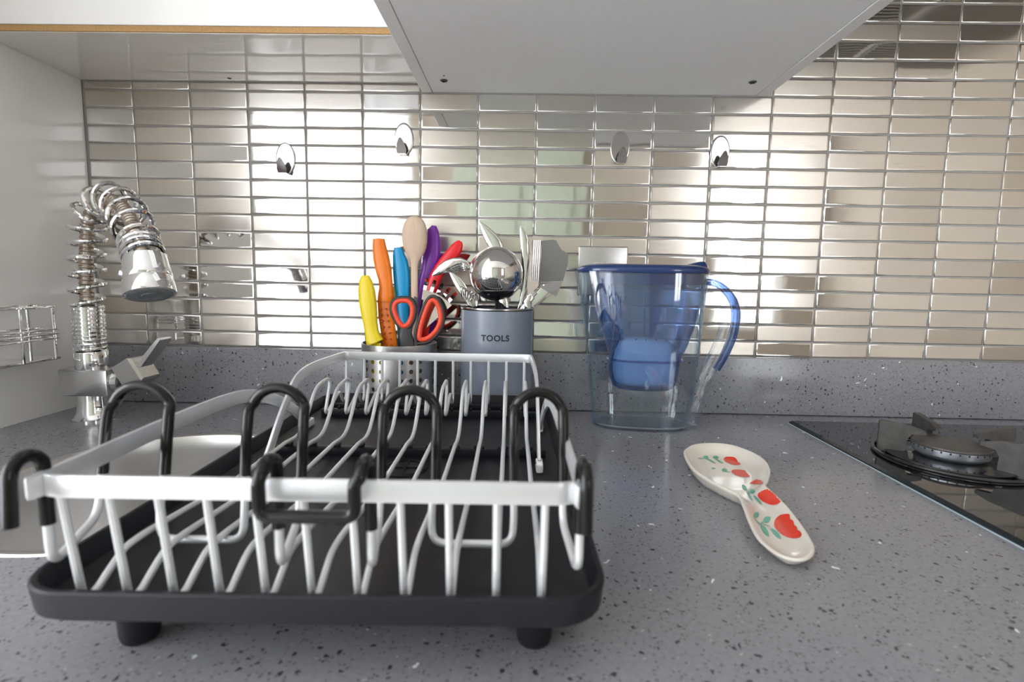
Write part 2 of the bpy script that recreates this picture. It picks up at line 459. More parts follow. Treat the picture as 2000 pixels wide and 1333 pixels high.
ro = rest.build('tile_field', TM[2], wb); ro['kind'] = 'stuff'
print('tiles', n_t)

# ---- the rest of the kitchen, seen only in reflections, plus a side window added for light
def wall_with_holes(name, x0, x1, z0, z1, y0, y1, holes, mat):
    xs = sorted({x0, x1, *[h[0] for h in holes], *[h[1] for h in holes]}); zs = sorted({z0, z1, *[h[2] for h in holes], *[h[3] for h in holes]})
    mb = MB()
    for i in range(len(xs)-1):
        for j in range(len(zs)-1):
            cx, cz = (xs[i]+xs[i+1])/2, (zs[j]+zs[j+1])/2
            if any(h[0] < cx < h[1] and h[2] < cz < h[3] for h in holes): continue
            mb.box((xs[i], y0, zs[j]), (xs[i+1], y1, zs[j+1]))
    return struct(mb.build(name, mat, smooth=False))
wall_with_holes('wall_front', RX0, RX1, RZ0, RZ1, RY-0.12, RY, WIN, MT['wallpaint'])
mbw = MB()
for a, b in (((RY-0.12, RZ0), (WIN_FILL[0], RZ1)), ((WIN_FILL[1], RZ0), (0.12, RZ1)), ((WIN_FILL[0], RZ0), (WIN_FILL[1], WIN_FILL[2])), ((WIN_FILL[0], WIN_FILL[3]), (WIN_FILL[1], RZ1))):
    mbw.box((RX0-0.1, a[0], a[1]), (RX0, b[0], b[1]))
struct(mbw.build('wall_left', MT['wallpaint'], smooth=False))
mbw = MB(); t = 0.055; y0, y1, z0, z1 = WIN_FILL
for a, b in (((y0, z0), (y0+t, z1)), ((y1-t, z0), (y1, z1)), ((y0+t, z0), (y1-t, z0+t)), ((y0+t, z1-t), (y1-t, z1)), (((y0+y1)/2-t/2, z0+t), ((y0+y1)/2+t/2, z1-t))):
    mbw.box((RX0-0.07, a[0], a[1]), (RX0-0.02, b[0], b[1]), 0.004, 1)
struct(mbw.build('window_3', MT['frame']), 'unseen white framed window added in the side wall for fill light')
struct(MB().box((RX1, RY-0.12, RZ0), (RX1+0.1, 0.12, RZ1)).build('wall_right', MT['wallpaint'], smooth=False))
struct(MB().box((RX0-0.1, RY-0.12, RZ0-0.1), (RX1+0.1, 0.12, RZ0)).build('floor', MT['floor'], smooth=False))
struct(MB().box((RX0-0.1, RY-0.12, RZ1), (RX1+0.1, 0.12, RZ1+0.1)).build('ceiling', MT['ceilpaint'], smooth=False))
struct(MB().box((RX0, 0.0016, RZ0), (-0.75, 0.12, RZ1)).build('wall_corner', MT['wallpaint'], smooth=False))
for i, (x0, x1, z0, z1) in enumerate(WIN):
    mb = MB(); t = 0.055
    for a, b in (((x0, z0), (x0+t, z1)), ((x1-t, z0), (x1, z1)), ((x0+t, z0), (x1-t, z0+t)), ((x0+t, z1-t), (x1-t, z1)), (((x0+x1)/2-t/2, z0+t), ((x0+x1)/2+t/2, z1-t))):
        mb.box((a[0], RY-0.09, a[1]), (b[0], RY-0.03, b[1]), 0.004, 1)
    struct(mb.build('window_%d' % (i+1), MT['frame']), 'white framed window opposite the worktop')
def curtain_mat():
    m = bpy.data.materials.new('net_curtain'); m.use_nodes = True; nt = m.node_tree; nt.nodes.clear(); L = nt.links.new
    out = nt.nodes.new('ShaderNodeOutputMaterial'); df = nt.nodes.new('ShaderNodeBsdfDiffuse'); tl = nt.nodes.new('ShaderNodeBsdfTranslucent'); ms = nt.nodes.new('ShaderNodeMixShader')
    tc = nt.nodes.new('ShaderNodeTexCoord'); nz = nt.nodes.new('ShaderNodeTexNoise'); nz.inputs['Scale'].default_value = 300
    L(tc.outputs['Object'], nz.inputs['Vector']); mr = nt.nodes.new('ShaderNodeMapRange'); mr.inputs[3].default_value = 0.16; mr.inputs[4].default_value = 0.30
    L(nz.outputs[0], mr.inputs[0]); L(mr.outputs[0], ms.inputs[0])
    df.inputs[0].default_value = (0.86, 0.86, 0.87, 1); tl.inputs[0].default_value = (0.86, 0.87, 0.90, 1)
    L(df.outputs[0], ms.inputs[1]); L(tl.outputs[0], ms.inputs[2]); L(ms.outputs[0], out.inputs[0]); return m
rc = random.Random(5)
V = []; Fc = []; ncx = 160; ph = 0.0
for i in range(ncx+1):
    x = -1.50+1.46*i/ncx; ph += 0.35+0.25*math.sin(i*0.21)
    yy = RY+0.06+0.022*math.sin(ph)+0.012*math.sin(i*0.13)
    V += [(x, yy, 1.40), (x+0.01*math.sin(i*0.3), yy+0.006*math.sin(i*0.5), 0.2), (x, yy+0.01*math.sin(i*0.17), -0.70)]
for i in range(ncx):
    for k in range(2): Fc.append((i*3+k, (i+1)*3+k, (i+1)*3+k+1, i*3+k+1))
cu_ = thing('net_curtain', 'white net curtain hanging over the window opposite the worktop', 'curtain', (-0.77, RY+0.06, 1.40))
cq = new('curtain_cloth', [(x+0.77, y-RY-0.06, z-1.40) for x, y, z in V], Fc, curtain_mat(), cu_, True, 80)
MB().tube([(-0.78, 0, 0.015), (0.78, 0, 0.015)], 0.012, 12).build('curtain_rail', MT['steel_b'], cu_)
dr = MB().box((0.22, RY, RZ0), (1.10, RY+0.04, 1.15), 0.004, 1)
for zz in ((-0.75, 0.05), (0.20, 1.00)):
    for xx in ((0.32, 0.62), (0.70, 1.00)): dr.box((xx[0], RY+0.04, zz[0]), (xx[1], RY+0.05, zz[1]), 0.004, 1)
dr = struct(dr.build('door_1', MT['sage']), 'sage green panelled door opposite the worktop')
MB().lathe([(0.0, 0.05), (0.022, 0.045), (0.026, 0.03), (0.012, 0.02), (0.012, 0)], (0.29, RY+0.04, 0.10), 20, (0, 1, 0)).build('door_handle', MT['steel_b'], dr)

# ================================================================== WORKTOP, UPSTAND, CABINETS
SINK = (0.265, -0.369, 0.173)
def worktop():
    x0, x1, y0, y1, z0, z1 = -0.0875, RX1-0.02, -0.70, 0.005, -0.030, 0.0
    cx, cy, r = SINK; n = 64
    top = []; ring = []
    for i in range(n):
        a = 2*math.pi*i/n
        ring.append((cx+r*math.cos(a), cy+r*math.sin(a)))
    mb = MB(); bx0, bx1, by0, by1 = cx-0.20, cx+0.20, cy-0.20, cy+0.20
    sq = []
    for i in range(n):
        a = 2*math.pi*i/n; c, s_ = math.cos(a), math.sin(a); m = max(abs(c), abs(s_)); sq.append((cx+0.2*c/m, cy+0.2*s_/m))
    for z in (z1, z0):
        V = [(x, y, z) for x, y in ring] + [(x, y, z) for x, y in sq]
        mb.add(V, [(i, (i+1) % n, n+(i+1) % n, n+i) for i in range(n)])
        for (a, b, c, d) in ((x0, bx0, y0, y1), (bx1, x1, y0, y1), (bx0, bx1, y0, by0), (bx0, bx1, by1, y1)):
            mb.add([(a, c, z), (b, c, z), (b, d, z), (a, d, z)], [(0, 1, 2, 3)])
    mb.add([(x, y, z1) for x, y in ring]+[(x, y, z0) for x, y in ring], [(i, (i+1) % n, n+(i+1) % n, n+i) for i in range(n)])
    mb.add([(x0, y0, z1), (x1, y0, z1), (x1, y0, z0), (x0, y0, z0), (x0, y1, z1), (x1, y1, z1), (x1, y1, z0), (x0, y1, z0)], [(0, 1, 2, 3), (4, 5, 6, 7), (0, 3, 7, 4), (1, 2, 6, 5)])
    return mb.build('worktop', MT['quartz'], smooth=False)
tag(worktop(), 'grey speckled quartz worktop running along the tiled wall', 'worktop')
up = MB().box((-0.0870, -0.0200, 0.0012), (RX1-0.02, 0.0040, 0.1020), 0.0012, 2).build('upstand', MT['quartz'])
tag(up, 'low grey speckled quartz upstand along the foot of the steel tiles', 'upstand')

# base cabinets carrying the worktop
bc = thing('base_cabinet', 'white base cabinet under the grey worktop', 'cabinet', (0, 0, RZ0))
MB().box((-0.087, -0.64, 0.0), (RX1-0.03, -0.60, 0.10)).build('plinth', MT['white_satin'], bc, False)
MB().box((-0.087, -0.62, 0.10), (RX1-0.03, -0.60, 0.869)).build('front_frame', MT['white_satin'], bc, False)
MB().box((-0.087, -0.60, 0.10), (-0.069, 0.0, 0.869)).build('side_panel', MT['white_satin'], bc, False)
MB().box((RX1-0.048, -0.60, 0.10), (RX1-0.03, 0.0, 0.869)).build('side_panel', MT['white_satin'], bc, False)
for i in range(4):
    xa = -0.085+i*0.70
    dd = MB().box((xa, -0.641, 0.105), (xa+0.695, -0.621, 0.865), 0.002, 1).build('door', MT['white_gloss'], bc)

# tall cabinet closing the left end of the worktop
tcab = thing('tall_cabinet', 'tall glossy white cabinet side closing the left end of the worktop', 'cabinet', (-0.088, -0.29, RZ0))
MB().box((-0.018, -0.29, 0), (0.0, 0.2895, 2.39), 0.001, 1).build('side_panel', MT['white_gloss'], tcab)
MB().box((-0.56, -0.27, 0), (-0.019, 0.2895, 2.39)).build('carcass', MT['white_satin'], tcab, False)
MB().box((-0.56, -0.29, 0.1), (-0.0195, -0.271, 2.38), 0.001, 1).build('door', MT['white_gloss'], tcab)
sc_ = MB().loft([[Vector((0.0002, -0.03+0.004*math.cos(a)*s-0.002*math.sin(a)*s, 1.04+0.0011*math.sin(a)*s+0.002*math.cos(a)*s*-1)) for a in [i*math.pi/4 for i in range(8)]] for s in (1.0, 0.2)]).build('scuff_mark', MT['dark'], tcab)
sc_.location = PY(45, 487, -0.17) - Vector((-0.088, -0.29, RZ0)) - Vector((0, -0.03, 1.04)); sc_.location.x = 0.0

# shallow left wall cupboard with a raw chipboard edge
ZL = 0.5622
lc = thing('wall_cupboard', 'shallow white wall cupboard with a raw chipboard bottom edge above the tap', 'cabinet', (0.2, 0.0, ZL))
MB().box((-0.2875, -0.1770, 0.0), (0.3015, -0.001, 0.0010), 0.0003, 1).build('bottom_panel', MT['cream_gloss'], lc)
MB().box((-0.2875, -0.1785, 0.0011), (0.3015, -0.002, 0.0090)).build('chipboard_core', MT['chip'], lc, False)
MB().box((-0.2875, -0.1800, 0.0092), (0.3015, -0.1620, 0.70), 0.0006, 1).build('door', MT['white_gloss'], lc)
MB().box((-0.2875, -0.1610, 0.0092), (0.3015, -0.001, 0.70)).build('carcass', MT['white_satin'], lc, False)
p = PZ(448, 153, ZL) - Vector((0.2, 0, ZL))
MB().lathe([(0.0, 0.0), (0.0032, 0.0), (0.0032, 0.0004)], (p.x, p.y, -0.0004), 16).build('screw_hole', MT['dark'], lc)

# deep centre wall cabinet
ZB = 0.5480
cc = thing('wall_cabinet', 'deep white wall cabinet seen from below above the utensil pots', 'cabinet', (0.795, 0.0, ZB))
X0, X1 = 0.5030-0.795, 1.0890-0.795
for a, b in ((X0, X0+0.0180), (X1-0.0180, X1)):
    MB().box((a, -0.335, -0.0006), (b, -0.001, 0.72), 0.0007, 1).build('side_panel', MT['white_edge'], cc)
MB().box((X0+0.0186, -0.334, 0.0), (X1-0.0186, -0.001, 0.018), 0.0004, 1).build('bottom_panel', MT['white_satin'], cc)
MB().box((X0+0.0186, -0.012, 0.0181), (X1-0.0186, -0.0015, 0.72)).build('back_panel', MT['white_satin'], cc, False)
MB().box((X0+0.0186, -0.334, 0.702), (X1-0.0186, -0.0125, 0.72)).build('top_panel', MT['white_satin'], cc, False)
for s in (0, 1):
    xa = X0+0.002+s*(X1-X0)/2
    MB().box((xa, -0.356, -0.004), (xa+(X1-X0)/2-0.004, -0.337, 0.72), 0.0015, 1).build('door', MT['white_gloss'], cc)
def screw(px, par, org, z, r=0.0062):
    p = PZ(*px, z) - org
    o = MB().lathe([(0.0, -0.0010), (r*0.55, -0.0016), (r*0.95, -0.0010), (r, 0.0)], (p.x, p.y, 0), 20).build('screw', MT['iron'], par)
    q = MB()
    for a in (0.4, 0.4+math.pi/2):
        c, s = math.cos(a)*r*0.6, math.sin(a)*r*0.6; d, e = -math.sin(a)*r*0.14, math.cos(a)*r*0.14
        q.prism([(p.x+c+d, p.y+s+e, -0.0024), (p.x-c+d, p.y-s+e, -0.0024), (p.x-c-d, p.y-s-e, -0.0024), (p.x+c-d, p.y+s-e, -0.0024)],
                [(p.x+c+d, p.y+s+e, -0.0012), (p.x-c+d, p.y-s+e, -0.0012), (p.x-c-d, p.y-s-e, -0.0012), (p.x+c-d, p.y+s-e, -0.0012)])
    q.build('slot', MT['dark'], o, False)
screw((867, 157), cc, Vector((0.795, 0, ZB)), ZB); screw((1470, 160), cc, Vector((0.795, 0, ZB)), ZB)
p = PZ(867, 148, ZB) - Vector((0.795, 0, ZB))
MB().lathe([(0.0, -0.0003), (0.0016, -0.0003), (0.0016, 0.0)], (p.x, p.y, 0), 12).build('screw_hole', MT['dark'], cc)

# extractor hood above the hob (out of frame, mirrored in the tiles)
eh = thing('extractor_hood', 'steel extractor hood above the hob, mirrored in the top tiles', 'hood', (1.46, -0.25, 0.775))
MB().box((-0.30, -0.25, 0.0), (0.30, 0.245, 0.06), 0.003, 1).build('canopy', MT['steel_b'], eh)
MB().box((-0.12, 0.0, 0.061), (0.12, 0.245, 0.72), 0.003, 1).build('chimney', MT['steel_b'], eh)
for s in (-1, 1):
    f_ = MB().box((s*0.14-0.13, -0.19, -0.004), (s*0.14+0.13, 0.19, -0.0005), 0.001, 1)
    for i in range(30): f_.box((s*0.14-0.128, -0.186+i*0.0126, -0.007), (s*0.14+0.128, -0.180+i*0.0126, -0.0042))
    f_.build('grease_filter', MT['filter'], eh, False)

# ================================================================== SINK + TAP
sk = thing('sink', 'round brushed steel sink bowl let into the worktop behind the dish rack', 'sink', (SINK[0], SINK[1], 0))
R_ = SINK[2]-0.0006
prof = [(R_, -0.012), (R_, -0.001), (R_-0.0015, 0.0012), (R_-0.005, 0.0018), (R_-0.009, 0.0004), (R_-0.011, -0.004), (R_-0.012, -0.02), (R_-0.014, -0.12), (R_-0.020, -0.145), (R_-0.038, -0.160), (0.055, -0.166), (0.0, -0.166)]
outer = [(0.0, -0.1675), (0.055, -0.1675), (R_-0.037, -0.1615), (R_-0.019, -0.146), (R_-0.0128, -0.12), (R_-0.0108, -0.02), (R_-0.0095, -0.006), (R_-0.002, -0.004)]
MB().lathe(prof[1:]+outer, (0, 0, 0), 96).build('bowl', MT['sink'], sk)
MB().lathe([(0.0, -0.1645), (0.02, -0.1645), (0.036, -0.1635), (0.042, -0.1658)], (0, 0, 0), 40).build('drain', MT['chrome'], sk)
for i in range(8):
    a = i*math.pi/4
    MB().lathe([(0.0, -0.1641), (0.0035, -0.1641), (0.0035, -0.1648)], (0.026*math.cos(a), 0.026*math.sin(a), 0.0003), 10).build('drain_hole', MT['dark'], sk)

FX, FY = 0.0045, -0.134
tp = thing('kitchen_tap', 'chrome spring-neck kitchen tap with pull-down spray head beside the sink', 'tap', (FX, FY, 0))
O = Vector((FX, FY, 0))
MB().lathe([(0.0, 0.0), (0.0295, 0.0), (0.0295, 0.003), (0.027, 0.0045), (0.0235, 0.012), (0.0215, 0.024), (0.0210, 0.041), (0.0, 0.041)], (0, 0, 0), 48).build('base', MT['chrome'], tp)
MB().box((-0.036, -0.022, 0.0405), (0.040, 0.022, 0.0825), 0.0025, 2).build('valve_block', MT['chrome_soft'], tp)
MB().lathe([(0.0, 0.082), (0.0220, 0.082), (0.0225, 0.083), (0.0225, 0.1075), (0.0215, 0.109), (0.0, 0.109)], (0.001, 0, 0), 40).build('collar', MT['chrome'], tp)
# neck centre line
neck = [Vector((FX, FY, 0.105)), Vector((FX+0.001, FY, 0.18)), PY(168, 540, -0.134), PY(170, 470, -0.134), PY(173, 432, -0.137), PY(188, 404, -0.147), PY(212, 391, -0.163), PY(236, 402, -0.183), PY(254, 428, -0.206), PY(267, 460, -0.228), PY(279, 494, -0.247), PY(283, 507, -0.2505)]
neck = [p-O for p in neck]
npth = smooth_path(neck, 16)
ribs = []
acc = [0.0]
for a, b in zip(npth, npth[1:]): acc.append(acc[-1]+(b-a).length)
LEN = acc[-1]
def along(s):
    s = max(0, min(LEN, s))
    for i in range(len(acc)-1):
        if acc[i+1] >= s:
            t = (s-acc[i])/max(1e-9, acc[i+1]-acc[i]); return npth[i].lerp(npth[i+1], t)
    return npth[-1]
# ribbed hose
nst = 420
hp = [along(LEN*i/nst) for i in range(nst+1)]
hr = [0.0092+0.0007*math.sin(i*2*math.pi/6) for i in range(nst+1)]
MB().tube(hp, hr, 14).build('hose', MT['hose'], tp)
# spring: dense at the foot, open over the arch, dense again at the head
tot = []
s = 0.004; ang = 0.0
def pitch(s):
    if s < 0.076: return 0.0062
    if s > LEN-0.030: return 0.0080
    return 0.0235 if s < 0.20 else 0.0315
fr_prev = None
pts = []
N = Vector((1, 0, 0))
while s < LEN-0.001:
    c = along(s); t = (along(s+0.002)-along(s-0.002)).normalized()
    N = (N - t*N.dot(t)).normalized(); B = t.cross(N)
    rad = 0.0190 if s < 0.076 else (0.0232 if s < 0.22 else (0.0242 if s < LEN-0.045 else 0.0225))
    if 0.076 <= s < 0.11: rad = 0.0190+0.0035*(s-0.076)/0.034
    pts.append(c + (N*math.cos(ang)+B*math.sin(ang))*rad)
    da = 2*math.pi/20; ang += da; s += pitch(s)*da/(2*math.pi)
MB().tube(pts, 0.0034, 8).build('spring', MT['chrome'], tp)
# spray head
top = PY(283, 506, -0.250)-O
ax = Vector((0.27, -0.25, -0.94)).normalized()
MB().lathe([(0.0, -0.005), (0.020, -0.005), (0.0242, -0.0025), (0.0258, 0.004), (0.0275, 0.022), (0.0282, 0.0275), (0.0276, 0.0285), (0.0284, 0.0295), (0.0298, 0.046), (0.0294, 0.0495), (0.0275, 0.0505), (0.0, 0.0500)], top, 48, ax).build('spray_head', MT['chrome'], tp)
nz = MB().lathe([(0.0, 0.0520), (0.010, 0.0520), (0.011, 0.0505), (0.013, 0.0505), (0.014, 0.0515), (0.024, 0.0518), (0.0262, 0.0503)], top, 40, ax).build('nozzle_face', MT['nozzle'], tp)
bq = PY(243, 537, -0.268)-O
MB().lathe([(0.0, 0.0), (0.006, 0.0), (0.006, 0.012), (0.0045, 0.0135), (0.0, 0.014)], bq+Vector((0.008, 0.002, 0)), 16, (-0.9, -0.25, 0.1)).build('spray_button', MT['chrome'], tp)
# lever: cylinder stub, hexagonal knob, flat paddle
MB().lathe([(0.0, 0.0), (0.019, 0.0), (0.019, 0.010), (0.0, 0.010)], (0.0405, 0, 0.0615), 32, (1, 0, 0)).build('lever_stub', MT['chrome'], tp)
kb = MB()
axl = Vector((0.86, -0.10, 0.50)).normalized(); side = Vector((0, 1, 0)); upv = axl.cross(side).normalized()
def sq_sec(c, a, b): return [c+side*a+upv*b, c-side*a+upv*b, c-side*a-upv*b, c+side*a-upv*b]
c0 = Vector((0.050, 0, 0.064))
kb.loft([sq_sec(c0, 0.013, 0.013), sq_sec(c0+axl*0.010, 0.021, 0.020), sq_sec(c0+axl*0.042, 0.021, 0.020), sq_sec(c0+axl*0.046, 0.018, 0.017)])
kb.build('lever_knob', MT['chrome_soft'], tp, angle=25)
c1 = c0+axl*0.035+upv*0.0
ldir = Vector((0.62, 0.05, 0.78)).normalized(); lup = ldir.cross(side).normalized()
lv = MB()
def lsec(c, a, b): return [c+side*a+lup*b, c-side*a+lup*b, c-side*a-lup*b, c+side*a-lup*b]
lv.loft([lsec(c1, 0.012, 0.004), lsec(c1+ldir*0.05, 0.0145, 0.003), lsec(c1+ldir*0.064, 0.0145, 0.0022)])
lv.build('lever_paddle', MT['chrome_soft'], tp, angle=25)

# wire basket on the cabinet side
wbk = thing('wire_basket', 'small chrome wire basket fixed to the white cabinet side', 'basket', (-0.086, -0.175, 0.095))
def ring_pts(z, x0, x1, y0, y1, r=0.012):
    P = []
    for cx, cy, a0 in ((x1-r, y1-r, 0), (x0+r, y1-r, 90), (x0+r, y0+r, 180), (x1-r, y0+r, 270)):
        for da in (0, 30, 60, 90):
            a = math.radians(a0+da); P.append((cx+r*math.cos(a), cy+r*math.sin(a), z))
    return P
bx0, bx1, by0, by1 = 0.002, 0.042, -0.085, 0.045
MB().tube(ring_pts(0.083, bx0, bx1, by0, by1, 0.010), 0.0022, 8, closed=True).build('top_rail', MT['chrome'], wbk)
for z in (0.048, 0.041, 0.034):
    MB().tube(ring_pts(z, bx0-0.0, bx1+0.001, by0-0.001, by1+0.001, 0.010), 0.0013, 8, closed=True).build('guard_wire', MT['chrome'], wbk)
for (x, y) in ((bx1, by1-0.012), (bx1, by0+0.012), (bx0, by1-0.012), (bx0, by0+0.012), (bx1, (by0+by1)/2)):
    MB().tube([(x, y, 0.083), (x, y, 0.002)], 0.0020, 8).build('upright', MT['chrome'], wbk)
MB().box((bx0+0.0025, by0, 0.0), (bx1-0.0025, by1, 0.004), 0.001, 1).build('base_tray', MT['steel'], wbk)
MB().box((-0.0005, -0.06, 0.070), (bx0-0.0005, -0.02, 0.090), 0.0005, 1).build('mount_plate', MT['chrome'], wbk)

# ================================================================== DISH RACK: tray, rack, cup holder
TH = math.radians(1.1)
TC = Vector((0.5615, -0.4205, 0.0))
def loc(x, y, z):      # rough world x,y -> tray-local
    c, s_ = math.cos(TH), math.sin(TH); dx, dy = x-TC.x, y-TC.y
    return Vector((dx*c+dy*s_, -dx*s_+dy*c, z))
HW, HD, CR = 0.1660, 0.2525, 0.030
def rrect(hw, hd, r, z, n=7):
    P = []
    r = max(r, 0.0005)
    for cx, cy, a0 in ((hw-r, hd-r, 0), (-hw+r, hd-r, 90), (-hw+r, -hd+r, 180), (hw-r, -hd+r, 270)):
        for i in range(n):
            a = math.radians(a0+90*i/(n-1)); P.append(Vector((cx+r*math.cos(a), cy+r*math.sin(a), z)))
    return P
tr = thing('drip_tray', 'black plastic drip tray on short feet under the dish rack', 'tray', TC, TH)
secs = [rrect(HW-0.012, HD-0.012, CR-0.008, 0.0385), rrect(HW-0.005, HD-0.005, CR-0.003, 0.0392), rrect(HW-0.001, HD-0.001, CR, 0.0425), rrect(HW, HD, CR, 0.054), rrect(HW+0.0004, HD+0.0004, CR, 0.0575),
        rrect(HW-0.0006, HD-0.0006, CR, 0.0588), rrect(HW-0.0032, HD-0.0032, CR-0.002, 0.0588), rrect(HW-0.0040, HD-0.0040, CR-0.003, 0.0575), rrect(HW-0.0075, HD-0.0075, CR-0.006, 0.0450), rrect(HW-0.0140, HD-0.0140, CR-0.010, 0.0425), rrect(0.03, 0.05, 0.01, 0.0415)]
MB().loft(secs).build('basin', MT['tray'], tr)
for (x, y) in ((0.692, -0.6225), (0.4415, -0.630), (0.432, -0.215), (0.680, -0.215)):
    q = loc(x, y, 0)
    MB().lathe([(0.0, 0.0), (0.0085, 0.0), (0.0105, 0.0015), (0.0115, 0.005), (0.0135, 0.0383), (0.0, 0.0383)], q, 28).build('foot', MT['tray'], tr)
for yy, hgt in ((-0.395, 0.0095), (-0.238, 0.0105), (-0.192, 0.0080)):
    q = loc(0.5615, yy, 0)
    rb = MB().box((-HW+0.018, q.y-0.004, 0.0412), (HW-0.018, q.y+0.004, 0.0415+hgt), 0.0015, 2).build('rib', MT['tray'], tr)
    if yy > -0.2: continue
    cl = MB()
    for i in range(11):
        u = -0.1290+0.0257*i
        for s_ in (-1, 1): cl.box((u+s_*0.0045-0.0012, q.y-0.0035, 0.0415+hgt), (u+s_*0.0045+0.0012, q.y+0.0035, 0.0415+hgt+0.0035), 0.0006, 1)
    cl.build('wire_clip', MT['tray'], rb)['kind'] = 'stuff'
q = loc(0.567, -0.434, 0)
dcap = MB().lathe([(0.0, 0.0426), (0.0185, 0.0426), (0.0185, 0.0420)], (q.x, q.y, 0), 36).build('drain_opening', MT['tray_dark'], tr)
MB().lathe([(0.0185, 0.0415), (0.0185, 0.0438), (0.0205, 0.0438), (0.0215, 0.0418)], (q.x, q.y, 0), 36).build('drain_ring', MT['tray'], dcap)
MB().box((q.x-0.0185, q.y-0.0014, 0.0428), (q.x+0.0185, q.y+0.0014, 0.0440)).build('drain_bar', MT['tray'], dcap, False)
MB().box((q.x-0.0014, q.y-0.0185, 0.0428), (q.x+0.0014, q.y+0.0185, 0.0440)).build('drain_bar', MT['tray'], dcap, False)

rk = thing('dish_rack', 'pale aluminium dish drying rack with wire plate slots standing in the black tray', 'dish rack', TC, TH)
ZR = 0.1175                      # rail centre height, bar 12 mm tall
yf, yr_ = loc(0.5615, -0.670, 0).y, loc(0.5615, -0.184, 0).y
xl, xr = -0.1435, 0.1475
# front frame: rail across the front, arms back that drop to a foot behind the middle
def frame_path(ya, yb_flat, yb_mid, yfoot, xa, xb):
    P = []
    sgn = 1 if yb_flat > ya else -1
    left = [(xa, yfoot+0.006*sgn, 0.0500), (xa, yfoot, 0.0510), (xa, yb_mid, 0.092), (xa, yb_flat, ZR+0.001), (xa, ya+0.012*sgn, ZR), (xa+0.004, ya+0.003*sgn, ZR), (xa+0.013, ya, ZR)]
    right = [(xb-(x-xa), y, z) for x, y, z in reversed(left)]
    return left, right
L_, R2 = frame_path(yf, loc(0, -0.478, 0).y, loc(0, -0.382, 0).y, loc(0, -0.312, 0).y, xl, xr)
lp = smooth_path(L_, 7); rp = smooth_path(R2, 7)
def bar(path, name, par, w=0.0034, h=0.0120):
    """flat bar: tall side perpendicular to the path, kept upright"""
    mb = MB(); P = [Vector(p) for p in path]; secs = []
    for i in range(len(P)):
        t = (P[min(i+1, len(P)-1)]-P[max(i-1, 0)]).normalized()
        hz = Vector((t.x, t.y, 0)); hz = hz.normalized() if hz.length > 1e-6 else Vector((0, 1, 0))
        sd = Vector((hz.y, -hz.x, 0)); u_ = sd.cross(t).normalized()
        s4 = []
        for a, b in ((0.5, 0.36), (0.36, 0.5), (-0.36, 0.5), (-0.5, 0.36), (-0.5, -0.36), (-0.36, -0.5), (0.36, -0.5), (0.5, -0.36)):
            s4.append(P[i]+sd*(w*a)+u_*(h*(b if abs(b) < 0.5 else b)))
        secs.append(s4)
    mb.loft(secs)
    return mb.build(name, MT['alu'], par, angle=30)
bar(lp+rp, 'front_frame', rk)
L2, R3 = frame_path(yr_, loc(0, -0.345, 0).y, loc(0, -0.396, 0).y, loc(0, -0.440, 0).y, xl+0.010, xr-0.0085)
bar(smooth_path(L2, 7)+smooth_path(R3, 7), 'rear_frame', rk)
for (x, ya) in ((xl+0.010, -0.446), (xr-0.0085, -0.446), (xl, -0.306), (xr, -0.306)):
    q = loc(0, ya, 0)
    MB().box((x-0.0035, q.y-0.010, 0.0430), (x+0.0035, q.y+0.010, 0.0525), 0.0018, 2).build('foot_cap', MT['white_edge'], rk)
# eleven bent wires
def ly(y): return y-TC.y
for i in range(11):
    u0 = -0.1305+0.0259*i; ur = u0+0.0005
    zf = 0.0462
    P = [(u0, yf+0.0012, 0.1125), (u0, yf+0.004, 0.090), (u0, ly(-0.6605), 0.0490), (u0, ly(-0.6560), zf), (u0, ly(-0.6500), zf+0.001), (u0, ly(-0.6390), 0.0540), (u0, ly(-0.6280), 0.0600), (u0, ly(-0.6120), 0.0608),
         (u0, ly(-0.500), 0.0525), (u0, ly(-0.392), 0.0535), (u0, ly(-0.366), 0.0510), (u0, ly(-0.349), 0.0555), (u0, ly(-0.332), 0.0690), (u0, ly(-0.312), 0.0890), (u0, ly(-0.298), 0.0960), (u0, ly(-0.264), 0.0985), (u0, ly(-0.256), 0.0955), (u0, ly(-0.256), 0.088),
         (ur, ly(-0.274), 0.0590), (ur, ly(-0.272), 0.0545), (ur, ly(-0.266), 0.0545), (ur, ly(-0.226), 0.0700), (ur, ly(-0.218), 0.0705), (ur, ly(-0.214), 0.067), (ur, ly(-0.203), 0.0540), (ur, ly(-0.194), 0.0530), (ur, ly(-0.188), 0.0600), (ur, yr_-0.0012, 0.1125)]
    MB().tube(round_path(P, 0.008, 3), 0.0022, 8).build('wire', MT['wire'], rk)
# cup holder: one bent wire hooked over the front rail
ch = thing('cup_holder', 'bent wire cup holder with four black coated arches on the front rail', 'cup holder', TC, TH)
ya, yb, yc, ydn = ly(-0.606), yf+0.0088, yf-0.0105, yf
XA = [(-0.157, -0.1165), (-0.0635, -0.0265), (0.0265, 0.0625), (0.1140, 0.1475)]
ztop, zU, zJ = 0.1545, 0.0560, 0.0735
XA = [(PY(u0, 930, -0.604).x-TC.x, PY(u1, 930, -0.604).x-TC.x) for u0, u1 in ((193, 312), (467, 576), (732, 838), (992, 1090))]
def arch(xa, xb):
    lean = 0.016; m = (xa+xb)/2; r = (xb-xa)/2
    P = [(xa, ya+0.004, 0.098), (xa, ya+lean*0.7, ztop-r*0.95)]
    for k in range(1, 8):
        a = math.pi-math.pi*k/8; P.append((m+r*math.cos(a), ya+lean, ztop-r*0.95+r*math.sin(a)))
    P += [(xb, ya+lean*0.7, ztop-r*0.95), (xb, ya+0.004, 0.098)]
    return P
hookz, fz = 0.1315, 0.1075
def sleeve(name, pts, par=ch, r=0.0036):
    return MB().tube(pts, r, 12).build(name, MT['rubber'], par)
